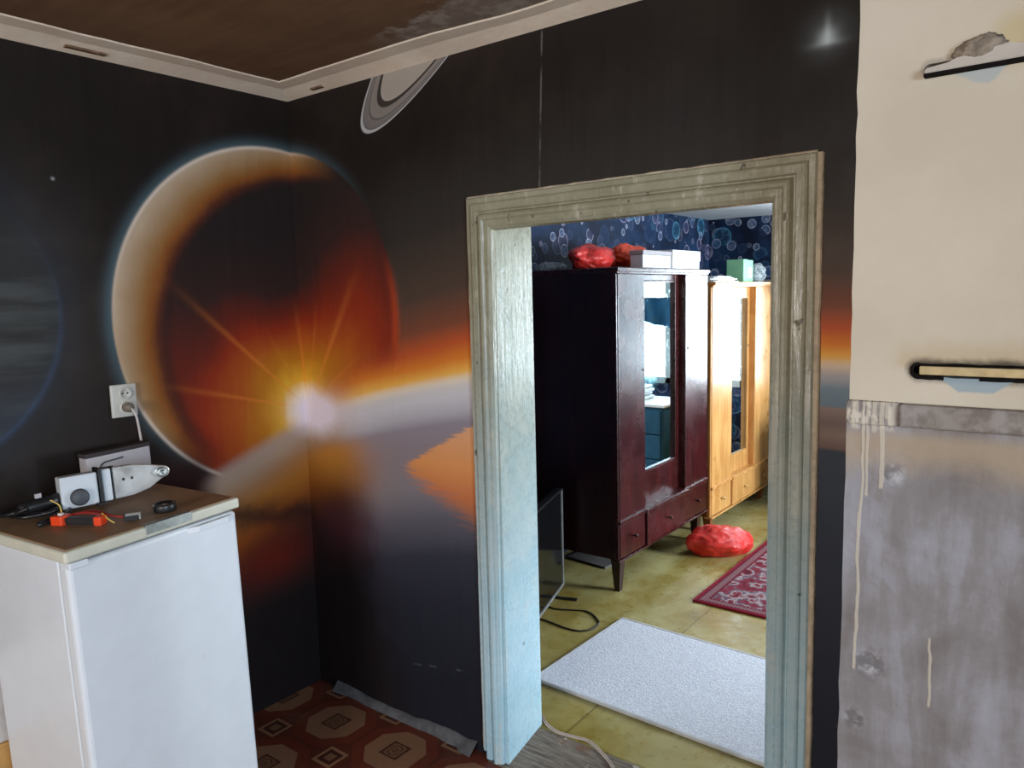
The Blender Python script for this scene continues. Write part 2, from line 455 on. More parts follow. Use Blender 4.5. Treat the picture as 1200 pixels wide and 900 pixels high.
def mat_olive():
    g = G('olive_painted_floor'); v = g.pos(); x, y, z = g.sep(v)
    n = g.noise(v, 2.6, 6, .62, .6); f = g.noise(v, 16, 5, .65, .4); s = g.noise(g.vec(x*5, y*1.2, 0.0), 2.5, 4, .6)
    col = g.mix(g.ss(.3, .7, n), C(126, 106, 46, 1.25), C(152, 136, 80, 1.3))
    wear = g.ss(.40, .72, n*.45 + s*.35 + f*.12 + g.ss(2.9, 4.2, y, 0, .09))
    col = g.mix(wear*.75, col, C(182, 178, 132))
    scuff = g.ss(.66, .72, f)*g.ss(.45, .6, n)
    col = g.mix(scuff*.6, col, C(204, 194, 146))
    col = g.mix(g.ss(.40, .25, g.noise(v, 5, 4, .6))*.4, col, C(92, 76, 32))
    sx = g.m('PINGPONG', x + .28, .61).abs()
    seam = g.mx(g.ss(.006, .002, sx + (f-.5)*.004), g.ss(.006, .002, g.m('PINGPONG', y - .45, 1.35)))
    col = g.mix(seam*.55, col, C(74, 64, 34))
    return g.fin(col, g.ss(.3, .7, f, .24, .42), .5, n*.4 - seam*1.0, .12, .004)

def mat_threshold():
    g = G('worn_threshold_board'); v = g.pos(); x, y, z = g.sep(v)
    gr = g.noise(g.vec(x*3, y*26, 0.0), 3, 5, .65, .5); n = g.noise(v, 9, 5, .65)
    col = g.mix(g.ss(.3, .7, gr), C(84, 70, 60), C(140, 126, 112))
    col = g.mix(g.ss(.56, .68, n)*.6, col, C(122, 80, 54))
    col = g.mix(g.ss(.62, .7, g.noise(v, 24, 4, .7)), col, C(186, 176, 164))
    return g.fin(col, .6, .3, gr, .5, .006)

def mat_bubbles():
    g = G('bubble_planet_wallpaper'); v = g.pos(); x, y, z = g.sep(v)
    p = g.vec((y + x)*1.0, z, (x - y)*.02)
    n = g.noise(p, 3.5, 4, .6); f = g.noise(p, 22, 5, .7)
    col = g.mix(g.ss(.35, .7, n), C(9, 16, 36), C(24, 48, 78))
    for sc, off, cA, cB in [(3.4, 0.0, C(20, 52, 84), C(110, 146, 176)), (6.0, 3.7, C(44, 48, 76), C(176, 166, 190)), (4.4, 8.2, C(16, 60, 84), C(90, 150, 176)), (9.5, 12.4, C(60, 84, 116), C(206, 206, 222))]:
        q = g.vec(((y + x) + off), z + off*.7, 0.0)
        vd = g.vor(q, sc, rnd=.9)
        vc = g.sep(g.vor(q, sc, out='Color', rnd=.9))
        r = .30 + vc[0]*.14
        inside = g.ss(.0, .02, r - vd)*g.ss(.1, .14, vc[1])
        rim = g.gauss(vd - r + .02, .03)
        body = g.mix(g.cl(g.ss(.45, .8, g.noise(q, 15, 3, .6)) * .6 + rim*.8 + g.ss(.3, .0, vd)*0.0), cA, cB)
        col = g.mix(inside*.75, col, g.mix(vc[2], body, C(22, 40, 70)))
    st = g.ss(.68, .76, g.noise(p, 30, 5, .75))
    col = g.mix(st*.7, col, C(170, 200, 220))
    return g.fin(col, .7, .2, f, .1, .003)

def mat_stove_upper():
    g = G('cream_limewash'); v = g.pos(); x, y, z = g.sep(v)
    n = g.noise(v, 2.2, 5, .6); f = g.noise(v, 30, 5, .65)
    col = g.mix(g.ss(.3, .7, n), C(206, 192, 170, .93), C(218, 204, 184, .93))
    def seg(x0, x1, zc):
        px = x - g.mn(g.mx(x, x0), x1); return g.hyp(px, z - zc)
    w1 = seg(-.262, .2, 1.486); w2 = seg(-.262, .2, 2.052)
    jit = (f-.5)*.018
    so = g.ss(.030, .012, w1 + jit)
    col = g.mix(g.ss(.075, .02, w1 + jit*2)*g.ss(1.478, 1.50, z)*.45, col, C(178, 150, 104))
    col = g.mix(so*.85, col, C(40, 32, 28))
    so2 = g.ss(.020, .010, w2 + jit)
    col = g.mix(g.ss(.07, .02, g.hyp(x+.12, z-2.08) + jit)*.5, col, C(190, 166, 106))
    col = g.mix(so2*.35, col, C(90, 76, 64))
    # bluish old paint showing under both slots
    b1 = g.ss(.004, -.004, (z - 1.476)) * g.ss(-.004, .003, z - g.mx(1.446 + g.mx((x+.165).abs()-.028, 0.0)*.75, 1.44) + jit*.3)
    col = g.mix(b1*.85, col, C(148, 164, 172))
    b2 = g.ss(2.042, 2.036, z)*g.ss(-.004, .006, z - 2.012 - (x+.178)*(x+.178)*12.0 + jit*1.5)
    col = g.mix(b2*.7, col, C(166, 176, 178))
    col = g.mix(g.ss(.6, .75, g.noise(v, 1.2, 3, .5))*.3, col, C(206, 178, 148))
    return g.fin(col, .8, .2, f*.6+n, .25, .006)

def mat_stove_lower():
    g = G('grey_smeared_plaster'); v = g.pos(); x, y, z = g.sep(v)
    n = g.noise(v, 5, 6, .65, .5); f = g.noise(v, 26, 5, .65); m = g.noise(g.vec(x*2.6, y, z*.45), 4, 5, .6, .3)
    col = g.ramp((m-.5)*1.1 + (n-.5)*.8 + .5 + (f-.5)*.15, [(.22, C(126, 116, 112, .84)), (.48, C(150, 144, 144, .84)), (.56, C(162, 158, 162, .84)), (.72, C(176, 174, 180, .84))])
    tb = g.ss(1.24, 1.32, z + (n-.5)*.12)*g.ss(1.375, 1.34, z)
    col = g.mix(tb*.7, col, C(190, 166, 136, .85))
    col = g.mix(g.ss(1.362, 1.375, z)*.7, col, g.mix(g.ss(.4, .6, f), C(122, 108, 96, .9), C(160, 148, 136, .9)))
    # old scars
    for sx, sz, r in [(-.335, .86, .028), (-.36, .73, .02), (-.30, 1.27, .02)]:
        s = g.ss(r*1.5, r*.5, g.hyp(x - sx, z - sz) + (f-.5)*.03)
        col = g.mix(s*.55, col, g.mix(g.ss(.4, .6, f), C(96, 92, 94), C(206, 204, 206)))
    # limewash drips
    wob = (g.noise(g.vec(x*2.0, 0.0, z), 9, 3, .5)-.5)*.022
    dr = None
    for sx, z0, z1, w in [(-.361, 1.44, .84, .0042), (-.352, 1.44, 1.22, .004), (-.322, 1.44, 1.24, .006), (-.378, 1.44, 1.36, .008), (-.338, 1.44, 1.355, .007), (-.312, 1.44, 1.385, .006), (-.222, .945, .80, .0035)]:
        t = g.ss(w, w*.5, (x - sx + wob).abs())*g.ss(z1-.004, z1+.004, z)*g.ss(z0+.004, z0-.004, z)
        dr = t if dr is None else g.mx(dr, t)
    col = g.mix(dr*.75, col, C(200, 188, 170))
    spl = g.ss(-.29, -.31, x)*g.ss(1.355, 1.37, z)*g.ss(.47, .56, g.noise(g.vec(x*2.2, y, z), 24, 4, .6))
    col = g.mix(spl*.85, col, C(212, 200, 182))
    return g.fin(col, .75, .25, f*.5 + n + dr*.6, .3, .006)

def mat_wood(name, dark, light, rough=.25, bumpy=.25, coat=0.3):
    g = G(name); v = g.coord('Object'); x, y, z = g.sep(v)
    gr = g.noise(g.vec(x*18, y*18, z*1.6), 1.6, 5, .6, .6); n = g.noise(v, 5, 5, .6); f = g.noise(v, 130, 3, .6)
    col = g.mix(g.ss(.3, .7, gr*.7 + n*.3), dark, light)
    sc = g.ss(.72, .75, g.noise(g.vec(x, y*6, z*6), 9, 5, .75))
    col = g.mix(sc*.15, col, C(170, 150, 140))
    return g.fin(col, g.ss(.3, .7, n, rough-.04, rough+.08), .5, f + gr*.5, bumpy, .002)

def mat_rug_grey():
    g = G('grey_white_pile'); v = g.coord('Object'); x, y, z = g.sep(v)
    f = g.noise(v, 190, 3, .7); w = g.vor(g.vec(x*1.0, y*1.7, 0.0), 95); n = g.noise(v, 6, 4, .6)
    col = g.mix(g.ss(.3, .65, f), C(192, 194, 204), C(238, 239, 246))
    col = g.mix(g.ss(.62, .8, n)*.25, col, C(180, 172, 162))
    ds = g.mn(g.hyp(x-.63, y+.2), g.hyp(x-.58, y+.22))
    col = g.mix(g.ss(.012, .006, ds)*.7, col, C(70, 70, 74))
    return g.fin(col, .95, .1, f + w*.6, .5, .005)

def mat_rug_red():
    g = G('red_oriental_rug'); v = g.coord('Object'); x, y, z = g.sep(v)
    f = g.noise(v, 160, 3, .6)
    warp = g.noise(v, 7, 3, .6, col=True); wx, wy, _ = g.sep(warp)
    q = g.vec(x + wx*.06, y + wy*.06, 0.0)
    a = g.vor(q, 11, 'F1'); b = g.vor(q, 11, 'SMOOTH_F1'); c2 = g.noise(q, 13, 4, .6)
    field = g.ramp(c2 + (a-.4)*.35, [(.28, C(74, 26, 40)), (.42, C(128, 42, 56)), (.5, C(176, 160, 160)), (.57, C(96, 84, 96)), (.64, C(140, 52, 66)), (.8, C(90, 30, 44))])
    ex = g.mn(x + .0, y + .0)
    col = g.mix(g.ss(.075, .08, ex), C(112, 30, 46), field)
    bd = g.ramp(g.m('PINGPONG', (x + y)*1.0, .02)*(1/.02), [(0, C(88, 26, 40)), (.5, C(160, 130, 132)), (1, C(100, 32, 46))])
    col = g.mix(g.ss(.028, .032, ex)*g.ss(.066, .062, ex), col, bd)
    col = g.mix(f*.25, col, C(60, 30, 38))
    return g.fin(col, .95, .1, f, .6, .004)

def mat_plastic_bag(name, rgb, trans=.25):
    g = G(name); v = g.coord('Object'); n = g.noise(v, 9, 4, .6, .8); w = g.noise(v, 26, 4, .65, 1.5)
    d = tuple(c*.75 for c in rgb[:3]) + (1,)
    col = g.mix(g.ss(.35, .65, n), d, rgb)
    g.fin(col, .28, .5, w + n, .6, .012)
    g.bsdf.inputs['Subsurface Weight'].default_value = trans
    g.bsdf.inputs['Subsurface Radius'].default_value = (.03, .012, .01)
    return g.mat

def mat_clear_film():
    g = G('clear_plastic_film'); v = g.coord('Object'); w = g.noise(v, 30, 4, .65, 1.5)
    g.fin((.75, .85, .88, 1), .12, .6, w, .8, .01)
    g.put(g.bsdf.inputs['Alpha'], g.ss(.35, .75, w, .18, .7))
    return g.mat

def mat_pane():
    g = G('window_glass')
    t = g.node('ShaderNodeBsdfTransparent'); gl = g.node('ShaderNodeBsdfGlossy'); gl.inputs['Roughness'].default_value = .02
    fr = g.node('ShaderNodeFresnel'); fr.inputs[0].default_value = 1.45
    mxn = g.node('ShaderNodeMixShader')
    g.nt.links.new(fr.outputs[0], mxn.inputs[0]); g.nt.links.new(t.outputs[0], mxn.inputs[1]); g.nt.links.new(gl.outputs[0], mxn.inputs[2])
    g.nt.links.new(mxn.outputs[0], g.out.inputs[0])
    return g.mat

def mat_mirror():
    g = G('old_mirror_glass'); v = g.coord('Object'); n = g.noise(v, 30, 4, .7)
    return g.fin(g.mix(g.ss(.62, .72, n)*.4, (.72, .86, .9, 1), (.45, .55, .6, 1)), g.ss(.5, .75, n, .015, .09), .5, None, metal=1.0)

M = {}
M['mural'] = mural()
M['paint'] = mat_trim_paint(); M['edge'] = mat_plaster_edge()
M['ceil'] = mat_ceiling(); M['trim'] = mat_trim_plaster(); M['lino'] = mat_lino(); M['olive'] = mat_olive()
M['thresh'] = mat_threshold(); M['bubbles'] = mat_bubbles()
M['stove_up'] = mat_stove_upper(); M['stove_low'] = mat_stove_lower()
M['mahogany'] = mat_wood('dark_mahogany_varnish', C(38, 9, 10, 1.0), C(70, 20, 20, 1.0), .24, .30)
M['mahogany_d'] = mat_wood('dark_mahogany_side', C(34, 9, 9, 1.0), C(52, 15, 15, 1.0), .35, .15)
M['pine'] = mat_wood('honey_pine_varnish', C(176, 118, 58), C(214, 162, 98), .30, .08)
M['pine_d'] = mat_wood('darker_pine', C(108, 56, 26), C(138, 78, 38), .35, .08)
M['mirror'] = mat_mirror()
M['white'] = plain('white_enamel', C(222, 224, 228, 1.0), .32, .5, var=.02, bs=.05)
M['white_d'] = plain('yellowed_white_plastic', C(208, 204, 186, 1.0), .45, .4, var=.05)
M['tan_top'] = plain('brown_worktop', C(142, 112, 84, 1.0), .5, .3, var=.12, scale=30)
M['bare_alu'] = plain('brushed_metal', (.82, .80, .76, 1), .3, .5, metal=1.0, var=.08)
M['steel_d'] = plain('dull_steel', (.40, .42, .40, 1), .45, .5, metal=.9, var=.2, scale=40)
M['black'] = plain('black_plastic', C(24, 23, 24, 1.0), .4, .5, var=.2)
M['grey_d'] = plain('dark_grey_plastic', C(66, 68, 72), .5, .4)
M['housing'] = plain('light_grey_paint', C(196, 200, 204), .4, .5, var=.03)
M['carton'] = plain('grey_carton', C(172, 166, 168), .7, .2, var=.06)
M['carton_d'] = plain('dark_carton_top', C(60, 52, 52), .8, .2, var=.15)
M['orange'] = plain('orange_plastic', C(224, 66, 24), .4, .5, var=.08)
M['redwire'] = plain('red_wire', C(150, 34, 28), .45, .4)
M['twin'] = plain('pinkish_wire', C(186, 164, 150), .5, .3)
M['yellow'] = plain('yellow_wire', C(206, 176, 84), .45, .4)
M['whitewire'] = plain('off_white_wire', C(206, 196, 190), .45, .4)
M['socket'] = plain('ivory_socket', C(200, 196, 186), .4, .5, var=.05)
M['gold'] = plain('brass_pull', (.75, .58, .30, 1), .3, .5, metal=1.0)
M['bag_red'] = mat_plastic_bag('red_plastic', C(220, 52, 44)); M['bag_orange'] = mat_plastic_bag('orange_plastic_film', C(236, 74, 28))
M['film'] = mat_clear_film()
M['whitecarton'] = plain('white_carton', C(232, 232, 232), .6, .3, var=.03)
M['paper'] = plain('white_paper', C(226, 230, 232), .6, .3, var=.05)
M['mint'] = plain('mint_green_carton', C(128, 190, 150), .5, .4, var=.08)
M['screen'] = plain('black_screen', (.006, .006, .007, 1), .12, .6, var=.05, bs=0)
M['silver'] = plain('silver_bezel', (.62, .64, .66, 1), .35, .5, metal=.8, var=.06)
M['rug_grey'] = mat_rug_grey(); M['rug_red'] = mat_rug_red()
M['hem'] = plain('pale_hem', C(206, 204, 204), .9, .1); M['hem_red'] = plain('crimson_hem', C(128, 28, 46), .9, .1)
M['wallpaint'] = plain('grey_cream_wall', C(214, 204, 188), .85, .2, var=.05, scale=3)
M['white_ceiling'] = plain('white_bedroom_ceiling', C(206, 210, 216), .85, .2, var=.04, scale=3)
M['pane'] = mat_pane(); M['frame'] = plain('white_window_frame', C(214, 212, 206), .4, .5, var=.04)
M['board'] = plain('grey_board', C(98, 94, 92), .7, .3, var=.15)
M['tan_box'] = plain('tan_cardboard', C(206, 156, 92), .85, .2, var=.1)
M['pale_box'] = plain('pale_cardboard', C(214, 206, 200), .8, .2, var=.1)
M['soot'] = plain('soot', C(26, 22, 20), .95, .1, var=.3)
M['slot_board'] = plain('tan_slot_lining', C(196, 172, 128), .8, .2, var=.12, scale=40)
M['rag'] = plain('grey_brown_rag', C(146, 132, 116), .85, .2, var=.3, scale=40, bs=.6, bd=.006)
M['plate'] = plain('limewashed_plate', C(196, 186, 174), .7, .3, var=.08)
M['curtain'] = plain('teal_cloth', C(40, 82, 104), .8, .2, var=.2)

# ------------------------------------------------------------------ structure
H1, H2 = 2.475, 2.245
YB, YF, XL, XR, YR = 1.954, 2.22, -2.60, 2.40, -2.60
Y2, X2R = 6.22, 1.90

def struct(name, mb, mats, parent=None, **kw):
    o = mb.build(name, mats, parent, **kw)
    if parent is None: o['kind'] = 'structure'
    return o
def grid_wall(mb, u0, u1, z0, z1, f, nu=1, nz=1): pass

mb = MB(); mb.box(XL-.02, XR+.02, YR-.02, YB+.005, -.06, 0); struct('floor', mb, M['lino'])
mb = MB(); mb.box(XL-.02, X2R+.02, YF-.005, Y2+.02, -.06, 0); struct('floor_bedroom', mb, M['olive'])
mb = MB(); mb.box(XL-.02, XR+.02, YR-.02, YB, H1, H1+.06); struct('ceiling', mb, M['ceil'])
mb = MB(); mb.box(XL-.06, X2R+.02, YF, Y2+.02, H2, H2+.06); struct('ceiling_bedroom', mb, M['white_ceiling'])
# left wall (mural), with unpainted plaster below and in front of the mural's edge
mb = MB(); mb.box(XL-.08, XL, YR, YB, 0, H1)
struct('wall_left', mb, M['mural'], uv=lambda c: (c.y-YB, c.z))
# wall with the doorway: mural on this side, bubble paper on the bedroom side
DX0, DX1, DZ = -1.63, -.585, 1.915
mb = MB()
for x0, x1, z0, z1 in [(XL-.08, DX0, 0, H1), (DX1, XR+.08, 0, H1), (DX0, DX1, DZ, H1)]:
    mb.box(x0, x1, YB, YF, z0, z1)
for f in mb.bm.faces:
    if f.normal.y > .5: f.material_index = 1
mb.bm.normal_update()
for f in mb.bm.faces:
    f.material_index = 1 if f.normal.y > .5 else 0
struct('wall_back', mb, [M['mural'], M['bubbles']], uv=lambda c: (c.x-XL, c.z))
# right wall and rear wall of this room, each with a window opening
def wall_x(name, x0, x1, ya, yb, H, wy0, wy1, wz0, wz1, mat):
    mb = MB()
    for y0, y1, z0, z1 in [(ya, wy0, 0, H), (wy1, yb, 0, H), (wy0, wy1, 0, wz0), (wy0, wy1, wz1, H)]: mb.box(x0, x1, y0, y1, z0, z1)
    struct(name, mb, mat)
def wall_y(name, y0, y1, xa, xb, H, wx0, wx1, wz0, wz1, mat):
    mb = MB()
    for x0, x1, z0, z1 in [(xa, wx0, 0, H), (wx1, xb, 0, H), (wx0, wx1, 0, wz0), (wx0, wx1, wz1, H)]: mb.box(x0, x1, y0, y1, z0, z1)
    struct(name, mb, mat)
wall_x('wall_right', XR, XR+.1, YR, YB, H1, -1.25, .05, .9, 2.2, M['wallpaint'])
wall_y('wall_rear', YR-.1, YR, XL, XR, H1, -1.35, -.05, .9, 2.2, M['wallpaint'])
mb = MB(); mb.box(XL-.10, XL-.02, YF, Y2, 0, H2); struct('wall_bedroom_left', mb, M['bubbles'])
wall_y('wall_bedroom_far', Y2, Y2+.1, XL-.1, X2R, H2, -1.75, -.3, .82, 2.02, M['bubbles'])
wall_x('wall_bedroom_right', X2R, X2R+.1, YF, Y2, H2, 4.25, 5.55, .82, 2.02, M['bubbles'])
def window(n, axis, c0, c1, z0, z1, p):
    e = thing('window_%d' % n, ((c0+c1)/2, p, z0) if axis == 'y' else (p, (c0+c1)/2, z0), None, None); e['kind'] = 'structure'
    hw, h = (c1-c0)/2, z1-z0
    def bx(mb, a0, a1, t0, t1, q0, q1, bev=.004):
        if axis == 'y': mb.box(a0, a1, t0, t1, q0, q1, bev)
        else: mb.box(t0, t1, a0, a1, q0, q1, bev)
    f = MB()
    for a0, a1, q0, q1 in [(-hw, -hw+.06, 0, h), (hw-.06, hw, 0, h), (-hw, hw, 0, .06), (-hw, hw, h-.06, h), (-.03, .03, 0, h)]: bx(f, a0, a1, -.02, .03, q0, q1)
    f.build('window_frame', M['frame'], e)
    for a0, a1 in [(-hw+.06, -.03), (.03, hw-.06)]:
        g_ = MB(); bx(g_, a0, a1, .002, .006, .06, h-.06, 0); g_.build('pane', M['pane'], e)
window(1, 'y', -1.35, -.05, .9, 2.2, YR-.05)
window(2, 'x', -1.25, .05, .9, 2.2, XR+.05)
window(3, 'y', -1.75, -.3, .82, 2.02, Y2+.05)
window(4, 'x', 4.25, 5.55, .82, 2.02, X2R+.05)

# cream edge strips of the ceiling (irregular inner edge)
def edge_strip(name, along, a0, a1, wbase, seed, wfun=None):
    n = 60; mb = MB(); top = []; bot = []
    for i in range(n+1):
        a = a0 + (a1-a0)*i/n
        wv = wbase + .008*mnoise.noise(Vector((a*3.1, seed, 0))) + .006*mnoise.noise(Vector((a*17, seed, 2)))
        if wfun: wv += wfun(a)
        if along == 'x':
            top.append([(a, YB, 2.444), (a, YB-wv*.55, 2.466), (a, YB-wv, H1-.004)]); bot.append([(a, YB, H1), (a, YB-wv-.004, H1)])
        else:
            top.append([(XL, a, 2.444), (XL+wv*.55, a, 2.466), (XL+wv, a, H1-.004)]); bot.append([(XL, a, H1), (XL+wv+.004, a, H1)])
    for i in range(n):
        for k in (0, 1): mb._add([top[i][k], top[i+1][k], top[i+1][k+1], top[i][k+1]], [(0, 1, 2, 3)])
        mb._add([top[i][2], top[i+1][2], bot[i+1][1], bot[i][1]], [(0, 1, 2, 3)])
    bmesh.ops.remove_doubles(mb.bm, verts=mb.bm.verts[:], dist=.0003)
    struct(name, mb, M['trim'], recalc=True)
edge_strip('trim_1', 'x', XL, XR, .125, 3.0, lambda a: -.03*math.exp(-((a+1.3)/.3)**2))
edge_strip('trim_2', 'y', YR, YB, .12, 8.0)

for nm, c in (('trim_2', [(XL+.022, XL+.042, 1.11, 1.235, 2.4505, 2.458)]), ('trim_1', [(-2.41, -2.345, YB-.036, YB-.018, 2.449, 2.458)])):
    for k in c:
        mb = MB(); mb.box(*k, .002); mb.build('gouge', plain('brown_gouge', C(120, 96, 76), .9, .1, var=.4, scale=60), bpy.data.objects[nm])

# ragged grey plaster fillet at the foot of the mural wall
mb = MB(); n = 40; pr = []
for i in range(n+1):
    x = XL + .12 + (DX0-.07-XL-.12)*i/n
    t = i/n
    h = .022 + .020*max(0, math.sin(t*9+1.0))*.6 + .014*mnoise.noise(Vector((x*9, 0, 1))) + .02*max(0, t-.75)*2
    dp = .030 + .014*mnoise.noise(Vector((x*7, 4, 1))) + .02*(t > .9)
    pr.append([(x, YB, h), (x, YB-.006, h), (x, YB-dp*.7, .012), (x, YB-dp, .0)])
for i in range(n):
    for k in range(3): mb._add([pr[i][k], pr[i+1][k], pr[i+1][k+1], pr[i][k+1]], [(0, 1, 2, 3)])
bmesh.ops.remove_doubles(mb.bm, verts=mb.bm.verts[:], dist=.0003)
struct('baseboard_back', mb, plain('exposed_grey_plaster', C(92, 90, 92), .85, .2, var=.25, scale=25), recalc=True, smooth=True)

# ------------------------------------------------------------------ doorway casing
dr = thing('door_1', ((DX0+DX1)/2, YB, 0), None, None); dr['kind'] = 'structure'
PROF = [(0, 0), (0, .014), (.004, .018), (.018, .018), (.021, .024), (.026, .027), (.046, .027), (.050, .020), (.054, .020), (.060, .031), (.066, .034), (.074, .034), (.080, .028), (.096, .028), (.106, .020), (.110, .0)]
def casing_piece(ends):
    # ends: function (t) -> (start point, end point) on the wall plane for a profile offset t
    mb = MB(); N = 10
    rows = []
    for t, pz in PROF:
        a, b = ends(t); row = []
        for i in range(N+1):
            k = i/N; px = a[0]+(b[0]-a[0])*k; pzz = a[1]+(b[1]-a[1])*k
            j = .0012*mnoise.noise(Vector((px*11, pzz*11, t*60)))
            row.append((px + j, YB - pz + j*.8, pzz + j))
        rows.append(row)
    vs = [[mb.bm.verts.new(p) for p in r] for r in rows]
    for i in range(len(vs)-1):
        for k in range(N): mb.bm.faces.new([vs[i][k], vs[i+1][k], vs[i+1][k+1], vs[i][k+1]])
    return mb
LX, RXx, TZ = -1.662, -.543, 1.972
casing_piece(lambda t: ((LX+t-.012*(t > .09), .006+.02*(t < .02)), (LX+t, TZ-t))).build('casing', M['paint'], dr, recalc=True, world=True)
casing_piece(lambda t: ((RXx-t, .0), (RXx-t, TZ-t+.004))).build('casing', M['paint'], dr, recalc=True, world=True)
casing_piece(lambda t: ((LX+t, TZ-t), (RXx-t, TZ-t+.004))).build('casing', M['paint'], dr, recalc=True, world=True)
# jamb linings, slightly splayed
def slab(pts_front, pts_back, th):   # quad strip with thickness
    mb = MB(); mb._add([pts_front[0], pts_front[1], pts_back[1], pts_back[0]] + [tuple(Vector(p)+Vector(th)) for p in (pts_front[0], pts_front[1], pts_back[1], pts_back[0])],
                       [(0, 1, 2, 3), (7, 6, 5, 4), (0, 4, 5, 1), (1, 5, 6, 2), (2, 6, 7, 3), (3, 7, 4, 0)])
    return mb
JL, JR, JT = LX+.108, RXx-.108, TZ-.108
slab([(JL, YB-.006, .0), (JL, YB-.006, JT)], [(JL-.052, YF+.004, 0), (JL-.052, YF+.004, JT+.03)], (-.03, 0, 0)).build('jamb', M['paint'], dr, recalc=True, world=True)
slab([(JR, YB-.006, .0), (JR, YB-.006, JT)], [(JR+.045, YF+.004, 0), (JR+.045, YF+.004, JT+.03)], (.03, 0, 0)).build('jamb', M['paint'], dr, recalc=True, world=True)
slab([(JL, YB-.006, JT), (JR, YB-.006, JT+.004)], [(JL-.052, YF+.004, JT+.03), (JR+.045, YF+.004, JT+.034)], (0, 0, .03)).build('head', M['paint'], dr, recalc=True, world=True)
# raw plaster margin along the outside of the casing
def margin(a, b, nrm, wd, seed):
    mb = MB(); N = 40; fr = []; bk = []
    for i in range(N+1):
        k = i/N; px = a[0]+(b[0]-a[0])*k; pz = a[1]+(b[1]-a[1])*k
        j = wd + .0022*mnoise.noise(Vector((i*.55, seed, 0))) + .0012*mnoise.noise(Vector((i*2.1, seed, 3)))
        fr.append([(px-nrm[0]*.006, YB-.012, pz-nrm[1]*.006), (px+nrm[0]*(j-.003), YB-.012, pz+nrm[1]*(j-.003)), (px+nrm[0]*j, YB-.008, pz+nrm[1]*j), (px+nrm[0]*(j+.001), YB+.001, pz+nrm[1]*(j+.001))])
    for i in range(N):
        for q in range(3): mb._add([fr[i][q], fr[i+1][q], fr[i+1][q+1], fr[i][q+1]], [(0, 1, 2, 3)])
    bmesh.ops.remove_doubles(mb.bm, verts=mb.bm.verts[:], dist=.0002)
    mb.build('plaster_margin', M['edge'], dr, world=True, recalc=True)
margin((LX, .03), (LX, TZ), (-1, 0), .006, 1.0)
margin((RXx, .0), (RXx, TZ+.004), (1, 0), .013, 4.0)
margin((LX, TZ), (RXx, TZ+.004), (0, 1), .006, 7.0)
# worn threshold
mb = MB(); mb.box(DX0+.0, DX1-.0, YB-.03, YF-.02, -.02, .003, .002); struct('trim_3', mb, M['thresh'])

# ------------------------------------------------------------------ plastered stove on the right
SY = 1.65; SX0, SX1 = -.388, .85
st = thing('heating_stove', ((SX0+SX1)/2, (SY+YB)/2, 0), 'plastered heating stove, cream above and smeared grey below, right of the doorway', 'stove')
def stadium(x0, x1, zc, h, jit, seed, n=14):
    pts = []
    for i in range(n+1):
        a = math.pi/2 + math.pi*i/n; pts.append((x0 + h*math.cos(a), zc + h*math.sin(a)))
    m = 30
    for i in range(1, m+1): pts.append((x0+(x1-x0)*i/m, zc-h + jit*mnoise.noise(Vector((i*.8, seed, 0)))))
    for i in range(m): pts.append((x1-(x1-x0)*i/m, zc+h + jit*mnoise.noise(Vector((i*.8, seed, 5)))))
    return pts
def face_with_holes(mb, x0, x1, z0, z1, y, holes, depth):
    b = bmesh.new(); edges = []
    def loop(pts):
        vs = [b.verts.new((px, y, pz)) for px, pz in pts]
        for i in range(len(vs)): edges.append(b.edges.new((vs[i], vs[(i+1) % len(vs)])))
        return vs
    outer = [(x0, z0)] + [(x0 + .004*mnoise.noise(Vector((0, k*.9, 2))) , z0+(z1-z0)*k/24) for k in range(1, 24)] + [(x0, z1), (x1, z1), (x1, z0)]
    ov = loop(outer); hv = [loop(h) for h in holes]
    bmesh.ops.triangle_fill(b, use_beauty=True, use_dissolve=False, edges=edges, normal=(0, -1, 0))
    for vs in hv:
        back = [b.verts.new((v.co.x, y+depth, v.co.z)) for v in vs]
        for i in range(len(vs)):
            b.faces.new([vs[i], vs[(i+1) % len(vs)], back[(i+1) % len(vs)], back[i]])
    # sides
    bk = [b.verts.new((v.co.x, YB, v.co.z)) for v in ov]
    for i in range(len(ov)): b.faces.new([ov[i], bk[i], bk[(i+1) % len(ov)], ov[(i+1) % len(ov)]])
    mb.merge(b)
mb = MB()
face_with_holes(mb, SX0, SX1, 1.418, H1, SY, [stadium(-.262, .18, 1.484, .0125, .003, 1), stadium(-.262, .18, 2.050, .0105, .002, 9)], .05)
mb.build('upper_body', M['stove_up'], st, world=True, recalc=True)
mb = MB(); face_with_holes(mb, SX0-.004, SX1+.004, 0, 1.372, SY-.004, [], .05)
mb.build('lower_body', M['stove_low'], st, world=True, recalc=True)
mb = MB(); mb.box(SX0-.004, -.292, SY-.011, YB-.001, 1.370, 1.419, .004); mb.box(-.292, SX1+.012, SY-.020, YB-.001, 1.372, 1.418, .006)
mb.build('ledge', M['stove_low'], st, world=True)
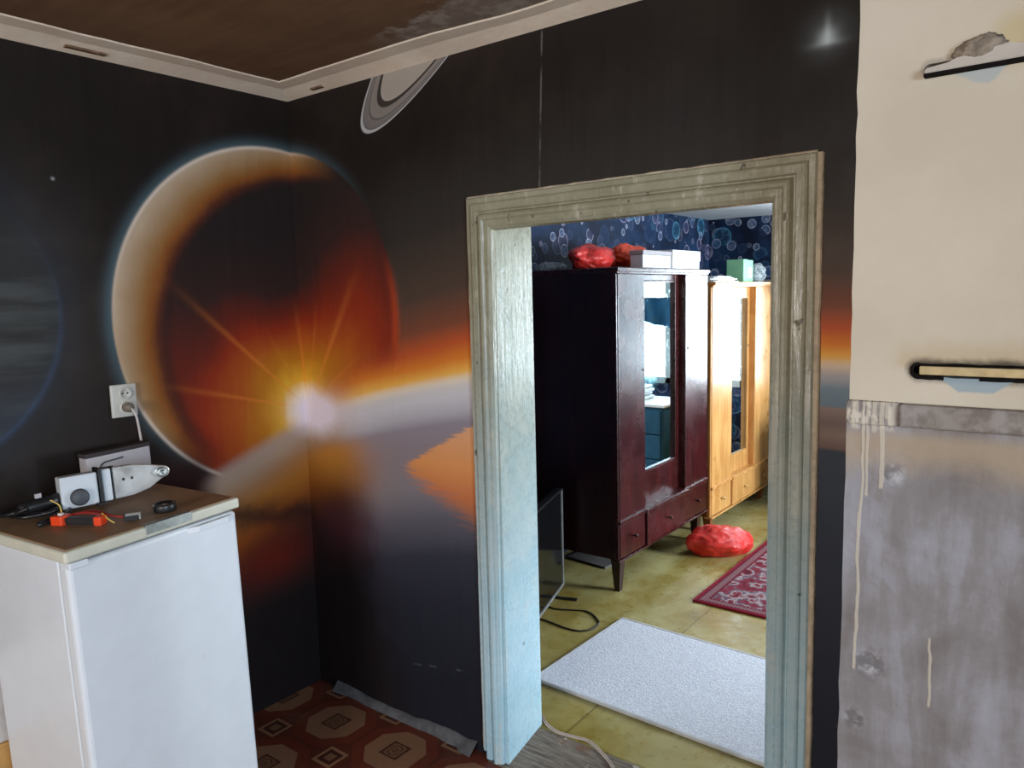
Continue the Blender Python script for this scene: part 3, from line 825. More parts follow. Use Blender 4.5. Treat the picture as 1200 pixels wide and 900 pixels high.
# lower slot: sooty recess, tan board wedged in it
mb = MB(); mb.box(-.29, .2, SY+.035, SY+.045, 1.46, 1.51); mb.build('slot_back', M['soot'], st, world=True)
mb = MB(); mb.box(-.262, .19, SY+.003, SY+.03, 1.4755, 1.4925, .002); mb.build('slot_board', M['slot_board'], st, world=True)
mb = MB()
mb.tube([(-.262 + .013*math.cos(a), SY-.001, 1.484 + .0135*math.sin(a)) for a in [math.pi/2+math.pi*i/10 for i in range(11)]] + [(-.255+.012*i, SY, 1.4705-.001*(i % 2)) for i in range(0, 4)], .0035, 6, sub=2)
mb.tube([(-.262+.03*i, SY+.001, 1.4970+.002*mnoise.noise(Vector((i*1.7, 0, 0)))) for i in range(15)], lambda t: .0022+.0016*mnoise.noise(Vector((t*40, 1, 0))), 6, sub=3)
mb.tube([(-.16+.03*i, SY+.001, 1.4705+.003*mnoise.noise(Vector((i*1.7, 5, 0)))) for i in range(8)], lambda t: .0035+.002*mnoise.noise(Vector((t*40, 1, 0))), 6, sub=3)
mb.build('burnt_rim', M['soot'], st, world=True)
# upper slot: tilted limewashed plate with a crumpled rag behind it
mb = MB(); mb.box(-.29, .2, SY+.035, SY+.045, 2.03, 2.08); mb.build('slot_back', M['soot'], st, world=True)
pl = MB()
b = bmesh.new()
pts = [(-.270, 2.040), (.17, 2.040), (.17, 2.066), (-.12, 2.066), (-.14, 2.071), (-.205, 2.066), (-.232, 2.054), (-.268, 2.050)]
fr = [b.verts.new((px, SY-.020+.30*(pz-2.04), pz)) for px, pz in pts]; bk = [b.verts.new((px, SY+.012, pz+.002)) for px, pz in pts]
b.faces.new(fr); b.faces.new(bk[::-1])
for i in range(len(pts)): b.faces.new([fr[i], bk[i], bk[(i+1) % len(pts)], fr[(i+1) % len(pts)]])
bmesh.ops.recalc_face_normals(b, faces=b.faces[:])
bmesh.ops.bevel(b, geom=b.edges[:], offset=.002, segments=2, affect='EDGES', clamp_overlap=True)
pl.merge(b); pl.build('tilted_plate', M['plate'], st, world=True)
mb = MB(); mb.box(-.270, .17, SY-.019, SY+.006, 2.0345, 2.0405, .001); mb.build('plate_edge', M['soot'], st, world=True)
mb = MB()
lump(mb, (-.182, SY-.004, 2.071), (.040, .016, .023), 4, .25, 1.6, sub=4, crease=.30, M=RY(-.12))
mb.build('stuffed_rag', M['rag'], st, world=True)

# ------------------------------------------------------------------ fridge
FZ = 1.06
fa = math.radians(6.0)
fc, fs = math.cos(fa), math.sin(fa)
FA = Vector((-1.985, .778, -.006))     # front left foot
fridge_rot = (math.radians(1.4), 0, fa)
fr_ = thing('refrigerator', FA, 'white refrigerator with brown top, in the corner before the left wall', 'refrigerator', rot=fridge_rot)
FW, FD = .505, .53                   # local: y 0..FW, x 0..-FD (front at 0)
mb = MB(); mb.box(-.455, -.052, .004, FW-.004, .03, FZ-.035, .006); mb.build('cabinet', M['white'], fr_)
mb = MB(); mb.box(-.046, 0, 0, FW, .06, FZ-.043, .012, seg=3); dd = mb.build('door', M['white'], fr_)
mb = MB(); mb.box(-.052, -.046, .01, FW-.01, .06, FZ-.05); mb.build('door_seal', M['grey_d'], fr_)
mb = MB(); mb.box(-FD, .012, -.010, FW+.006, FZ-.034, FZ-.003, .007, seg=3); mb.build('worktop_rim', M['white_d'], fr_)
mb = MB(); mb.box(-FD+.008, .002, .000, FW-.004, FZ-.006, FZ+.0005, .001); mb.build('worktop', M['tan_top'], fr_)
mb = MB(); mb.box(-.012, .0145, .205, .345, FZ-.024, FZ+.0018, .0015); mb.build('name_plate', M['steel_d'], fr_, ); 
mb = MB(); mb.box(-.04, .006, .002, .05, FZ-.055, FZ-.036, .003); mb.build('hinge_cover', M['white'], fr_)
mb = MB(); mb.prism([(.0, .0), (.0, .16), (.012, .13), (.014, .03)], FZ-.066, FZ-.048, T(0, .335, 0), bev=.002); mb.build('door_pull', M['white'], fr_)
for fx in (-.08, -.40):
    for fy in (.05, FW-.05):
        mb = MB(); mb.lathe([(.018, .007), (.018, .012), (.012, .014), (.012, .035)], 12, T(fx, fy, -.012*(fy > .2)+.0)); mb.build('foot', M['black'], fr_)

# pipe welding iron
pw = thing('welding_iron', (-2.29, 1.0, FZ), 'grey pipe welding iron with metal blade lying on the white refrigerator', 'tool')
def FM(x, y, z): return T(x, y, z)
pm = RX(math.radians(4))           # slight upward tilt along +y
B0 = T(-2.335, .885, 1.070) @ RZ(math.radians(-9)) @ RX(math.radians(-.6)) @ RY(math.radians(-5))
mb = MB(); mb.box(-.026, .026, 0, .098, 0, .094, .004, B0); mb.build('housing', M['housing'], pw, world=True)
mb = MB(); mb.lathe([(.0, .014), (.019, .014), (.024, .011), (.025, 0), (.025, -.004)], 28, B0 @ T(.027, .046, .030) @ RY(math.pi/2)); mb.build('knob', M['grey_d'], pw, world=True, recalc=True)
mb = MB(); mb.box(-.032, .032, .100, .110, -.003, .104, .002, B0); mb.box(-.036, .046, .088, .112, -.004, .004, .002, B0); mb.box(-.02, -.012, .11, .155, .09, .10, .002, B0); mb.build('stand_bracket', M['black'], pw, world=True)
mb = MB(); mb.box(-.024, .024, .112, .136, .002, .098, .004, B0); mb.build('collar', M['housing'], pw, world=True)
mb = MB(); mb.box(-.022, .022, .138, .143, .004, .100, .002, B0); mb.build('gasket', M['black'], pw, world=True)
# blade outline in (y, z), extruded in x
bl = [(.143, .000), (.20, .002), (.245, .014), (.285, .038)] + [(.290+.018*math.cos(a), .058+.018*math.sin(a)) for a in [(-70+14*i)*math.pi/180 for i in range(11)]] + [(.25, .087), (.20, .097), (.143, .098)]
mb = MB(); mb.prism(bl, -.009, .009, B0 @ Matrix(((0, 0, 1, 0), (1, 0, 0, 0), (0, 1, 0, 0), (0, 0, 0, 1))), bev=.003); bl_o = mb.build('heating_blade', M['bare_alu'], pw, world=True)
for py in (.172, .196):
    mb = MB(); mb.lathe([(.0, .0025), (.0042, .002), (.0042, -.002)], 14, B0 @ T(.0095, py, .056) @ RY(math.pi/2)); mb.shift(-Vector(pw.location)).build('bolt_hole', M['black'], bl_o, recalc=True)
mb = MB(); mb.lathe([(.004, .012), (.004, .016), (.0135, .016), (.0155, .012), (.0155, 0)], 24, B0 @ T(.009, .281, .058) @ RY(math.pi/2)); mb.shift(-Vector(pw.location)).build('welding_nozzle', M['steel_d'], bl_o, recalc=True)
mb = MB(); mb.lathe([(.0, .0), (.016, .0), (.019, .006), (.019, .10), (.015, .108), (.0, .11)], 20, T(-2.340, .890, 1.102) @ RX(math.radians(94)) @ RZ(.0)); mb.build('handle', M['black'], pw, world=True, recalc=True)
mb = MB(); mb.box(-.004, .004, .0, .016, 0, .013, .001, T(-2.335, .823, 1.119)); mb.build('switch', M['carton'], pw, world=True)
mb = MB()
mb.tube([(-2.30, .79, 1.105), (-2.33, .77, 1.09), (-2.38, .80, 1.075), (-2.36, .86, 1.07), (-2.30, .86, 1.072), (-2.26, .81, 1.070), (-2.235, .79, 1.0695), (-2.245, .83, 1.0695), (-2.29, .89, 1.072), (-2.36, .90, 1.075), (-2.42, .86, 1.073), (-2.44, .82, 1.07), (-2.40, .78, 1.069), (-2.34, .80, 1.078), (-2.29, .84, 1.082), (-2.33, .89, 1.088)], .0062, 8)
mb.tube([(-2.31, .795, 1.10), (-2.36, .75, 1.085), (-2.43, .78, 1.075), (-2.40, .86, 1.078), (-2.34, .88, 1.083), (-2.30, .83, 1.080), (-2.33, .78, 1.077), (-2.39, .79, 1.080), (-2.38, .84, 1.086)], .0062, 8)
mb.build('power_cord', M['black'], pw, world=True)
# grey carton with a hook printed on it
gb = thing('carton', (-2.50, 1.132, FZ), 'flat grey carton with a printed hook standing behind the welding iron', 'box', rot=(0, 0, math.radians(4)))
mb = MB(); mb.box(-.03, .012, -.106, .106, .0, .112, .002); mb.build('box_body', M['carton'], gb)
mb = MB(); mb.box(-.032, .014, -.108, .108, .112, .126, .002); mb.build('lid', M['carton_d'], gb)
mb = MB(); mb.tube([(.0128, -.065+.022*0, .060)] + [(.0128, -.043+.022*math.cos(a), .068+.022*math.sin(a)) for a in [(250-16*i)*math.pi/180 for i in range(11)]] + [(.0128, .0, .093), (.0128, .012, .094)], .0028, 6, sub=3); mb.build('printed_hook', M['grey_d'], gb)
# orange clamp with wires
oc = thing('orange_clamp', (-2.17, .875, FZ), 'small orange and black clamp with loose red wires in front of the welding iron', 'tool')
OM = T(-2.20, .842, FZ+.001) @ RZ(math.atan2(.075, .125))
mb = MB(); mb.prism([(-.035, -.012), (.0, -.016), (.008, .0), (.004, .022), (-.022, .026), (-.014, .010), (-.036, .004)], .0, .026, OM, bev=.003); mb.build('jaw', M['orange'], oc, world=True)
mb = MB(); mb.box(.006, .092, -.011, .013, .003, .022, .003, OM); mb.build('grip', M['black'], oc, world=True)
mb = MB(); mb.box(.092, .114, -.014, .016, 0, .025, .003, OM); mb.build('end_cap', M['orange'], oc, world=True)
mb = MB(); mb.box(-.018, -.006, -.003, .006, .026, .033, .001, OM); mb.build('button', M['whitewire'], oc, world=True)
mb = MB()
mb.tube([(-2.23, .87, FZ+.012), (-2.20, .90, FZ+.024), (-2.16, .92, FZ+.022), (-2.12, .93, FZ+.016), (-2.095, .95, FZ+.010)], .003, 6)
mb.build('wire', M['redwire'], oc, world=True); mb = MB()
mb.tube([(-2.22, .86, FZ+.020), (-2.17, .885, FZ+.028), (-2.13, .91, FZ+.022), (-2.10, .948, FZ+.009)], .003, 6)
mb.build('wire', M['redwire'], oc, world=True)
mb = MB(); mb.tube([(-2.225, .845, FZ+.03), (-2.235, .845, FZ+.05), (-2.25, .83, FZ+.066)], .002, 6); mb.build('wire', M['yellow'], oc, world=True); mb = MB(); mb.tube([(-2.12, .905, FZ+.03), (-2.095, .91, FZ+.015), (-2.085, .92, FZ+.004)], .002, 6); mb.build('wire', M['yellow'], oc, world=True)
CM = T(-2.080, .966, FZ+.001) @ RZ(math.radians(60))
mb = MB(); mb.box(-.02, .018, -.011, .011, 0, .014, .0015, CM); mb.build('plug', M['black'], oc, world=True)
mb = MB(); mb.box(-.016, .022, -.0115, .0115, .014, .0158, .0005, CM); mb.box(.018, .0225, -.0115, .0115, .001, .015, .0005, CM); mb.build('plug_face', M['bare_alu'], oc, world=True)
# black round cap
bc = thing('bottle_cap', (-2.079, 1.060, FZ), 'black ribbed screw cap lying alone near the front edge of the refrigerator', 'cap')
mb = MB(); mb.lathe([(.029, .001), (.031, .004), (.031, .020), (.029, .024), (.023, .024), (.022, .016), (.0, .016)], 28); mb.build('rim', M['black'], bc, recalc=True)
mb = MB(); mb.lathe([(.0, .0175), (.021, .0175)], 24, caps=False); mb.lathe([(.0, .0205), (.006, .0205), (.0065, .0165)], 16, caps=False); mb.build('centre_disc', M['bare_alu'], bc)
# loose screws
for i, (sx, sy, a, wh) in enumerate([(-2.405, .800, .4, 'nearest the wall, beside the black cord'), (-2.39, .812, 1.6, 'in the middle of the three'), (-2.37, .795, 2.5, 'nearest the front edge')]):
    s_ = thing('screw', (sx, sy, FZ+.003), 'small shiny screw on the refrigerator, ' + wh, 'screw', 'screws on the refrigerator', rot=(0, 0, a))
    m_ = MB(); m_.lathe([(.0, .0), (.0035, .001), (.0035, .003), (.0016, .005), (.0016, .022), (.0, .026)], 10, RY(math.pi/2)); m_.build('shaft', M['bare_alu'], s_, recalc=True)

# the refrigerator leans a little: what lies on it follows its top
bpy.context.view_layer.update()
for it in [o for o in COL.objects if o.parent is None and o.name.split('.')[0] in ('welding_iron', 'carton', 'orange_clamp', 'bottle_cap', 'screw')]:
    ly = (Vector(it.location)-FA).dot(Vector((-fs, fc, 0)))
    it.location.z += FA.z + ly*math.sin(fridge_rot[0]) + .0015
    it.rotation_euler = (Matrix.Rotation(fridge_rot[0], 3, Vector((fc, fs, 0))) @ it.rotation_euler.to_matrix()).to_euler()

# double socket with plug and cord
so = thing('wall_socket', (XL, 1.21, 1.33), 'double wall socket with a plug, on the mural left of the planet', 'socket')
mb = MB(); mb.box(0, .012, -.043, .043, -.056, .056, .004); mb.build('plate', M['socket'], so)
for dz in (.025, -.022):
    mb = MB(); mb.lathe([(.0, .003), (.014, .003), (.017, .008), (.0195, .008), (.0205, .0)], 24, T(.012, .002, dz) @ RY(math.pi/2), caps=False); sk = mb.build('socket_cup', M['socket'], so, recalc=True)
    mb = MB()
    for dy in (-.008, .008): mb.lathe([(.0, .0045), (.003, .0045), (.003, .0)], 10, T(.012, .002+dy, dz) @ RY(math.pi/2))
    mb.build('pin_hole', M['black'], sk, recalc=True)
cd = thing('power_cord', (XL+.03, 1.22, FZ), 'white plug and power cord running from the wall socket down behind the carton', 'cord')
mb = MB(); mb.lathe([(.0, .034), (.010, .033), (.016, .024), (.0165, .004), (.015, .0)], 18, T(XL+.0155, 1.212, 1.308) @ RY(math.pi/2)); mb.build('plug', plain('taupe_plug', C(120, 108, 94), .5), cd, world=True, recalc=True)
mb = MB(); mb.tube([(XL+.045, 1.214, 1.306), (XL+.052, 1.225, 1.28), (XL+.045, 1.236, 1.22), (XL+.04, 1.243, 1.16), (XL+.035, 1.246, 1.08)], .0042, 8); mb.build('cable', M['whitewire'], cd, world=True)

# flattened cardboard between the fridge and the left wall
tb = thing('cardboard_sheet', (XL+.03, .75, 0), 'tan cardboard with pale upper half standing against the left wall behind the refrigerator', 'cardboard')
mb = MB(); mb.box(-.026, -.004, -.42, .36, 0, .33, .004); mb.build('lower_panel', M['tan_box'], tb)
mb = MB(); mb.box(-.027, -.008, -.41, .35, .332, .60, .004); mb.build('upper_panel', M['pale_box'], tb)

# ------------------------------------------------------------------ wardrobes
def wardrobe(name, label, y0, ys, z0, z1, X, depth, body, side, leg_m, knob_m, draw_z, mir, cornice, base_ov):
    # ys: section boundaries (left/centre/right); front at X (facing +x)
    e = thing(name, (X, y0, 0), label, 'wardrobe')
    y1 = ys[3]; rec = .045
    def W(mb, n, m): return mb.build(n, m, e, world=True)
    zb = draw_z[1] + .012
    mb = MB(); mb.box(X-depth, X-.02, y0+.002, y0+.022, z0, z1-.02, .002); W(mb, 'side_panel', side)
    mb = MB(); mb.box(X-depth, X-.02, y1-.022, y1-.002, z0, z1-.02, .002); W(mb, 'side_panel', side)
    mb = MB(); mb.box(X-depth, X-depth+.012, y0+.022, y1-.022, z0, z1-.02); W(mb, 'back_panel', side)
    mb = MB(); mb.box(X-depth, X-.02, y0+.02, y1-.02, z0, z0+.02); W(mb, 'bottom_panel', side)
    mb = MB(); mb.box(X-depth, X+cornice, y0-cornice*.3, y1+cornice*.6, z1-.022, z1, .005); mb.box(X-depth, X+cornice*.4, y0-.002, y1+cornice*.3, z1-.034, z1-.020, .004); W(mb, 'top_panel', body)
    # front: flanking doors proud of the centre door
    mb = MB(); mb.box(X-.04-rec, X, ys[0]+.014, ys[1], zb, z1-.034, .004); dl = W(mb, 'flank_door', body)
    mb = MB(); mb.box(X-.04-rec, X, ys[2], ys[3]-.004, zb, z1-.034, .004); dr2 = W(mb, 'flank_door', body)
    mb = MB(); mb.box(X-.03, X-.004, ys[0], ys[0]+.014, z0, z1-.034, .004); W(mb, 'corner_post', body)
    my0, my1, mz0, mz1 = mir
    Xc = X-rec
    mb = MB()
    mb.box(Xc-.03, Xc, ys[1]+.001, my0, zb, z1-.034, .003); mb.box(Xc-.03, Xc, my1, ys[2]-.001, zb, z1-.034, .003)
    mb.box(Xc-.03, Xc, my0, my1, zb, mz0, .003); mb.box(Xc-.03, Xc, my0, my1, mz1, z1-.034, .003)
    cd_ = W(mb, 'centre_door', body)
    mb = MB(); mb.box(Xc-.025, Xc-.008, my0-.004, my1+.004, mz0-.004, mz1+.004); mi = mb.shift(-Vector(e.location)).build('mirror', M['mirror'], cd_); mi['label'] = 'tall spotted mirror pane'
    mb = MB()
    for (a, b, c_, d_) in [(my0, my0+.010, mz0, mz1), (my1-.010, my1, mz0, mz1), (my0, my1, mz0, mz0+.012), (my0, my1, mz1-.010, mz1)]: mb.box(Xc-.010, Xc+.005, a, b, c_, d_, .002)
    mb.shift(-Vector(e.location)).build('mirror_bead', body, cd_)
    # ledge between doors and drawers
    mb = MB(); mb.box(X-.06, X+.012, ys[0]+.005, ys[3], zb-.014, zb+.008, .005); mb.box(X-.06, X+.022, ys[1]-.01, ys[2]+.01, zb-.014, zb+.004, .005); W(mb, 'ledge', body)
    # drawers
    for k, (a, b, out) in enumerate([(ys[0]+.016, ys[1]-.004, .0), (ys[1]+.004, ys[2]-.006, .012), (ys[2]+.004, ys[3]-.006, .0)]):
        mb = MB(); mb.box(X-.04, X+out, a, b, draw_z[0], draw_z[1]-.006, .005); dw = W(mb, 'drawer', body)
        mb = MB(); mb.lathe([(.006, 0), (.005, .012), (.010, .018), (.0115, .024), (.008, .029), (.0, .030)], 14, T(X+out, (a+b)/2, (draw_z[0]+draw_z[1])/2) @ RY(math.pi/2)); kn = mb.shift(-Vector(e.location)).build('knob', knob_m, dw, recalc=True)
    mb = MB(); mb.box(X-.05, X+base_ov, ys[0], ys[3], z0-.012, draw_z[0]-.006, .006); W(mb, 'plinth', body)
    for fy in (y0+.075, y1-.075):
        for fx in (X-.05, X-depth+.06):
            mb = MB(); b = bmesh.new()
            lo = [b.verts.new((fx+dx*.016, fy+dy*.016, 0)) for dx, dy in [(-1, -1), (1, -1), (1, 1), (-1, 1)]]
            hi = [b.verts.new((fx+dx*.030, fy+dy*.030, z0-.008)) for dx, dy in [(-1, -1), (1, -1), (1, 1), (-1, 1)]]
            b.faces.new(lo[::-1]); b.faces.new(hi)
            for i in range(4): b.faces.new([lo[i], lo[(i+1) % 4], hi[(i+1) % 4], hi[i]])
            mb.merge(b); W(mb, 'leg', leg_m)
    # keyhole escutcheons
    for yy, zz, xx, own in [(ys[1]-.02, 1.22, X, dl), (ys[2]+.035, 1.30, X, dr2), (my1+.02, 1.24, Xc, cd_)]:
        mb = MB(); mb.lathe([(.0, .003), (.006, .003), (.008, .0)], 12, T(xx, yy, zz) @ RY(math.pi/2)); mb.shift(-Vector(e.location)).build('keyhole', M['black'], own, recalc=True)
    return e
wardrobe('dark_wardrobe', 'dark mahogany wardrobe with mirror door and three drawers, nearer the doorway', 3.48, (3.48, 3.79, 4.325, 4.665), .20, 1.785, -1.97, .58,
         M['mahogany'], M['mahogany_d'], M['mahogany_d'], M['mahogany'], (.205, .40), (3.845, 4.275, .615, 1.715), .012, .006)
wardrobe('pine_wardrobe', 'honey pine wardrobe with mirror door and brass drawer pulls, farther from the doorway', 4.725, (4.725, 5.09, 5.545, 5.90), .125, 1.705, -1.97, .58,
         M['pine'], M['pine_d'], M['pine_d'], M['gold'], (.130, .315), (5.14, 5.50, .455, 1.60), .03, .012)

# things on the wardrobes
def bag(name, label, loc, parts, mat, knot=None, rot=0):
    e = thing(name, loc, label, 'bag', rot=(0, 0, rot))
    mb = MB()
    for c_, r_, sd, a_, cr in parts: lump(mb, c_, r_, sd, a_, 1.4, sub=5, crease=cr, floor=-c_[2]+.002)
    mb.build('film', mat, e)
    if knot:
        k = MB()
        for i in range(4):
            a = i*1.6; k.tube([(knot[0], knot[1], knot[2]), (knot[0]+.03*math.cos(a), knot[1]+.03*math.sin(a), knot[2]+.018), (knot[0]+.065*math.cos(a+.3), knot[1]+.06*math.sin(a+.3), knot[2]+.004+.01*i)], lambda t: .006+.012*t, 8)
        k.build('knotted_ends', mat, e)
    return e
bag('plastic_bag', 'red plastic bag lying on top of the dark wardrobe at its left end', (-2.26, 3.715, 1.785), [((0, 0, .055), (.10, .205, .085), 2, .22, .12)], M['bag_red'])
bag('plastic_bag', 'orange plastic bag lying on top of the dark wardrobe beside the white boxes', (-2.26, 4.13, 1.785), [((0, 0, .068), (.10, .175, .09), 5, .18, .12)], M['bag_orange'])
e = thing('plastic_sheet', (-2.33, 3.66, 1.785), 'crumpled clear plastic sheet under the red bag on the dark wardrobe', 'plastic sheet')
mb = MB(); lump(mb, (-.13, -.05, .020), (.06, .11, .030), 11, .3, 2, sub=4, crease=.2, floor=-.018); mb.build('film', M['film'], e)
e = thing('flat_box', (-2.06, 4.03, 1.785), 'lower grey white flat box on top of the dark wardrobe next to the orange bag', 'box')
mb = MB(); mb.box(-.02, .06, -.20, .155, .0, .075, .003); mb.build('box_body', M['paper'], e)
mb = MB(); mb.box(-.024, .064, -.204, .157, .076, .100, .003); mb.build('lid', M['carton'], e)
e = thing('white_box', (-2.05, 4.40, 1.785), 'bright white box on top of the dark wardrobe at its right end', 'box')
mb = MB(); mb.box(-.05, .055, -.205, .185, .0, .050, .003); mb.build('box_body', M['whitecarton'], e)
mb = MB(); mb.box(-.055, .06, -.21, .19, .051, .112, .003); mb.build('lid', M['whitecarton'], e)
e = thing('paper_stack', (-2.05, 4.98, 1.705), 'loose white papers and packaging lying flat on the pine wardrobe', 'paper')
for i in range(5):
    mb = MB(); mb.box(-.13, .08, -.22, .22-.03*i, .008*i+.0005, .008*i+.007, .001, T(0, 0, 0) @ RZ(.12*math.sin(i*2.1))); mb.build('sheet', M['paper'], e)
e = thing('green_carton', (-2.10, 5.58, 1.705), 'small mint green carton standing on the pine wardrobe', 'box')
mb = MB(); mb.box(-.075, .055, -.09, .11, 0, .165, .004); mb.build('box_body', M['mint'], e)
mb = MB(); mb.prism([(-.075, -.09), (.055, -.09), (.06, -.02), (-.07, -.02)], .164, .168); mb.build('flap', M['mint'], e)
mb = MB(); mb.box(.0552, .0565, .0, .08, .03, .11); mb.build('printed_patch', plain('pale_green_print', C(190, 226, 150), .5), e)
e = thing('clear_film', (-2.02, 5.79, 1.705), 'clear plastic film draped over the right corner of the pine wardrobe', 'plastic sheet')
mb = MB(); lump(mb, (-.03, .0, .065), (.06, .075, .08), 21, .2, 2.0, sub=4, crease=.2, floor=-.063)
mb.build('film', M['film'], e)
mb = MB(); b = bmesh.new(); g_ = []
for i in range(9):
    row = []
    for j in range(9):
        yy = .0+.15*i/8; t = j/8
        xx = .01+.09*min(t*2, 1)+.006*math.sin(i*1.7+j); zz = .012 - .14*max(0, t-.5)*2*(0.6+.5*i/8) + .006*math.sin(i*2.1+j*1.3)
        row.append(b.verts.new((xx, yy, zz)))
    g_.append(row)
for i in range(8):
    for j in range(8): f = b.faces.new([g_[i][j], g_[i+1][j], g_[i+1][j+1], g_[i][j+1]]); f.smooth = True
bmesh.ops.solidify(b, geom=b.faces[:], thickness=.002)
mb.merge(b); mb.build('hanging_corner', M['film'], e)

# red bag on the floor
bag('plastic_bag', 'shiny red plastic bag lying on the olive floor under the wardrobes', (-1.79, 4.44, 0), [((.0, .0, .075), (.145, .205, .105), 7, .20, .13)], M['bag_red'], rot=-.91)

# ------------------------------------------------------------------ rugs, television, cables
e = thing('grey_rug', (-1.838, 2.478, 0), 'grey white rug on the olive floor just beyond the doorway', 'rug', rot=(0, 0, -.03))
mb = MB(); mb.box(0.012, 1.5, .012, .742, .001, .013, .004); 
mb.build('pile', M['rug_grey'], e)
mb = MB(); mb.box(0, 1.512, 0, .016, .001, .015, .004); mb.box(0, 1.512, .738, .754, .001, .015, .004); mb.box(0, .014, 0, .754, .001, .013, .004); mb.box(1.498, 1.512, 0, .754, .001, .013, .004); mb.build('hem', M['hem'], e)
e = thing('red_rug', (-1.617, 3.635, 0), 'red oriental patterned rug on the floor beside the wardrobes', 'rug')
mb = MB(); mb.box(.01, 1.3, .01, 1.7, .001, .010, .003); mb.build('pile', M['rug_red'], e)
mb = MB(); mb.box(0, 1.31, 0, .014, .001, .012, .004); mb.box(0, .012, 0, 1.71, .001, .012, .004); mb.build('hem', M['hem_red'], e)

tvd = Vector((-.161, .495, 0)).normalized(); tva = math.atan2(tvd.y, tvd.x)
tv = thing('television', (-2.275, 3.385, 0), 'flat black television with silver bezel standing on the floor before the dark wardrobe', 'television', rot=(0, 0, tva))
# local: x runs back from the far end (0) to -0.97 ; front = -y side
mb = MB(); mb.box(-.97, 0, .004, .045, .032, .585, .006); mb.build('casing', M['black'], tv)
mb = MB(); mb.box(-.955, -.012, -.001, .006, .050, .572); mb.build('screen', M['screen'], tv)
mb = MB(); mb.box(-.97, 0, -.006, .012, .030, .047, .003); mb.box(-.012, .006, -.006, .034, .032, .586, .003); mb.build('bezel', M['silver'], tv)
mb = MB(); mb.box(-.97, .004, -.006, .030, .575, .588, .003); mb.build('top_bezel', M['black'], tv)
for fx in (-.12, -.82):
    mb = MB(); mb.prism([(fx-.012, -.11), (fx+.012, -.11), (fx+.012, .11), (fx-.012, .11)], 0, .010, bev=.003); mb.box(fx-.01, fx+.01, .0, .03, .008, .035); mb.build('foot', M['black'], tv)
e = thing('black_cable', (-2.0, 3.05, 0), 'thin black cable looped on the olive floor before the television', 'cable')
mb = MB(); mb.tube([(-2.25, 2.93, .004), (-2.163, 2.993, .004), (-2.07, 2.99, .004), (-1.987, 2.98, .004), (-1.92, 2.99, .004), (-1.885, 3.03, .004), (-1.878, 3.08, .004), (-1.90, 3.14, .004), (-1.998, 3.206, .004), (-2.08, 3.18, .004), (-2.169, 3.142, .004), (-2.26, 3.16, .004)], .004, 6); mb.build('cord', M['black'], e, world=True)
e = thing('twin_cable', (-1.42, 2.2, 0), 'pale twin cable lying along the worn threshold', 'cable')
for k, off in enumerate((0, .0085)):
    mb = MB(); mb.tube([(-1.70, 2.285+off, .005), (-1.64, 2.262+off, .005), (-1.58, 2.222+off, .006), (-1.52, 2.205+off, .006), (-1.45, 2.215+off, .006), (-1.40, 2.222+off, .006), (-1.34, 2.198+off, .006), (-1.27, 2.155+off, .008), (-1.18, 2.09+off, .008), (-1.0, 2.05+off, .008)], .0034, 6); mb.build('strand', M['twin'], e, world=True)
e = thing('grey_board', (-2.38, 3.84, 0), 'thin grey board lying on the floor under the dark wardrobe', 'board')
mb = MB(); mb.box(-.16, .14, -.03, .22, .001, .014, .002, RZ(-.12)); mb.build('board_face', M['board'], e)

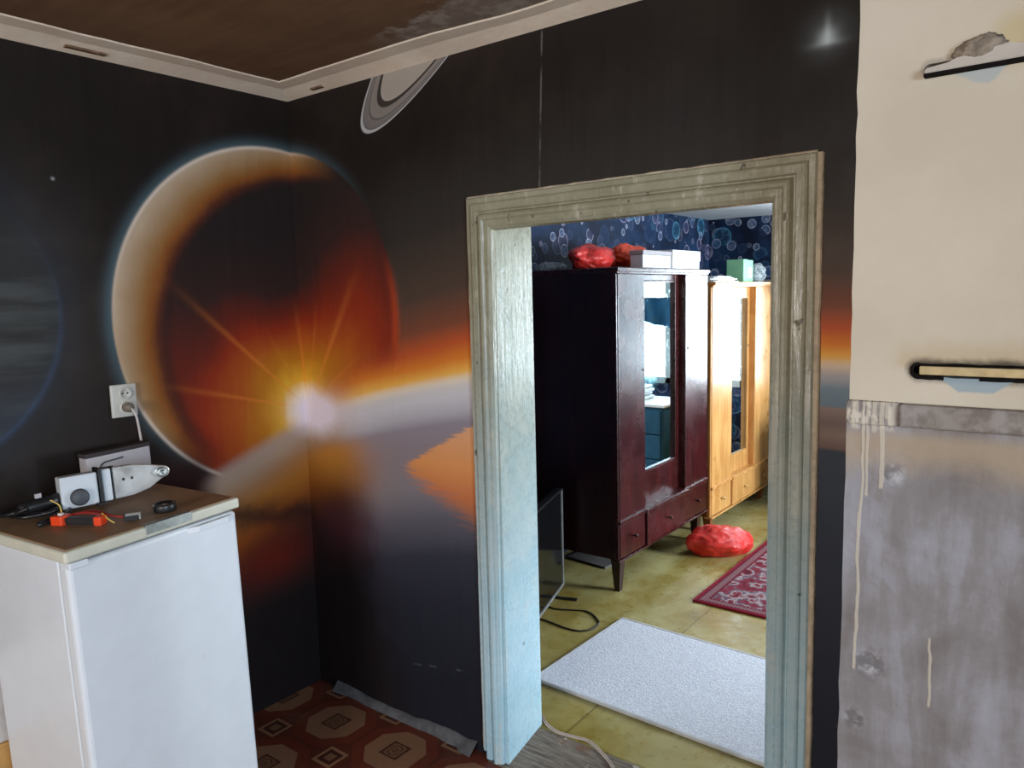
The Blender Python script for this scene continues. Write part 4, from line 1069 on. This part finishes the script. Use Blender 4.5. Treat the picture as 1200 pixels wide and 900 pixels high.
# bedroom things that the mirror doors face
e = thing('dresser', (-.80, 5.72, 0), 'low white topped dresser under the bedroom window', 'dresser')
mb = MB(); mb.box(-.55, .55, -.22, .25, .06, .72, .008); mb.build('cabinet', M['curtain'], e)
mb = MB(); mb.box(-.57, .57, -.24, .25, .721, .745, .006); mb.build('top', M['whitecarton'], e)
for k in range(3):
    mb = MB(); mb.box(-.53, .53, -.236, -.215, .09+.205*k, .285+.205*k, .006); d_ = mb.build('drawer', M['curtain'], e)
for k, (lx, ly) in enumerate([(-.5, -.18), (.5, -.18), (-.5, .2), (.5, .2)]):
    mb = MB(); mb.box(lx-.025, lx+.025, ly-.02, ly+.02, 0, .065, .003); mb.build('leg', M['pine_d'], e)
e = thing('folded_linen', (-.80, 5.70, .745), 'pile of folded white linen on the dresser', 'linen')
for k in range(4):
    mb = MB(); mb.box(-.3+.02*(k % 2), .3-.015*k, -.15, .15, .002+.03*k, .029+.03*k, .012, seg=3); mb.build('fold', M['paper'], e)

e = thing('blue_cloth', (-.95, 6.10, 1.60), 'blue cloth hanging on a cord before the bedroom window', 'cloth')
mb = MB(); b = bmesh.new(); rows = []
for i in range(17):
    x = -.30 + .60*i/16; low = -.30 + .14*i/16
    rows.append([b.verts.new((x, .018*math.sin(i*1.3+j*.3), low*j/6)) for j in range(7)])
for i in range(16):
    for j in range(6): f = b.faces.new([rows[i][j], rows[i+1][j], rows[i+1][j+1], rows[i][j+1]]); f.smooth = True
bmesh.ops.solidify(b, geom=b.faces[:], thickness=.004)
mb.merge(b); mb.build('fabric', M['curtain'], e)
mb = MB(); mb.tube([(-1.60, 0, .02), (-.4, 0, .004), (.4, 0, .004), (.65, 0, .02)], .003, 6); mb.build('cord', M['whitewire'], e)

g = G('sheer_net_curtain'); tr = g.node('ShaderNodeBsdfTranslucent'); tr.inputs[0].default_value = (.36, .56, .62, 1)  # net added to dim the window's right half as reflected in the wardrobe
tp = g.node('ShaderNodeBsdfTransparent'); tp.inputs[0].default_value = (.8, .95, 1, 1); mxs = g.node('ShaderNodeMixShader'); mxs.inputs[0].default_value = .9
g.nt.links.new(tp.outputs[0], mxs.inputs[1]); g.nt.links.new(tr.outputs[0], mxs.inputs[2]); g.nt.links.new(mxs.outputs[0], g.out.inputs[0])
e = thing('dimming_net_curtain', (-.60, 6.165, 2.06), 'sheer blue white net curtain added to dim the right half of the bedroom window', 'curtain')
mb = MB(); b = bmesh.new(); rows = []
for i in range(61):
    x = -.36 + .72*i/60
    rows.append([b.verts.new((x, .022*math.sin(i*.9)+.006*math.sin(i*.37+j), -1.28*j/4)) for j in range(5)])
for i in range(60):
    for j in range(4): f = b.faces.new([rows[i][j], rows[i+1][j], rows[i+1][j+1], rows[i][j+1]]); f.smooth = True
mb.merge(b); mb.build('net', g.mat, e)
mb = MB(); mb.tube([(-.45, 0, .012), (.42, 0, .012)], .008, 8, sub=1); mb.build('rail', M['whitewire'], e)
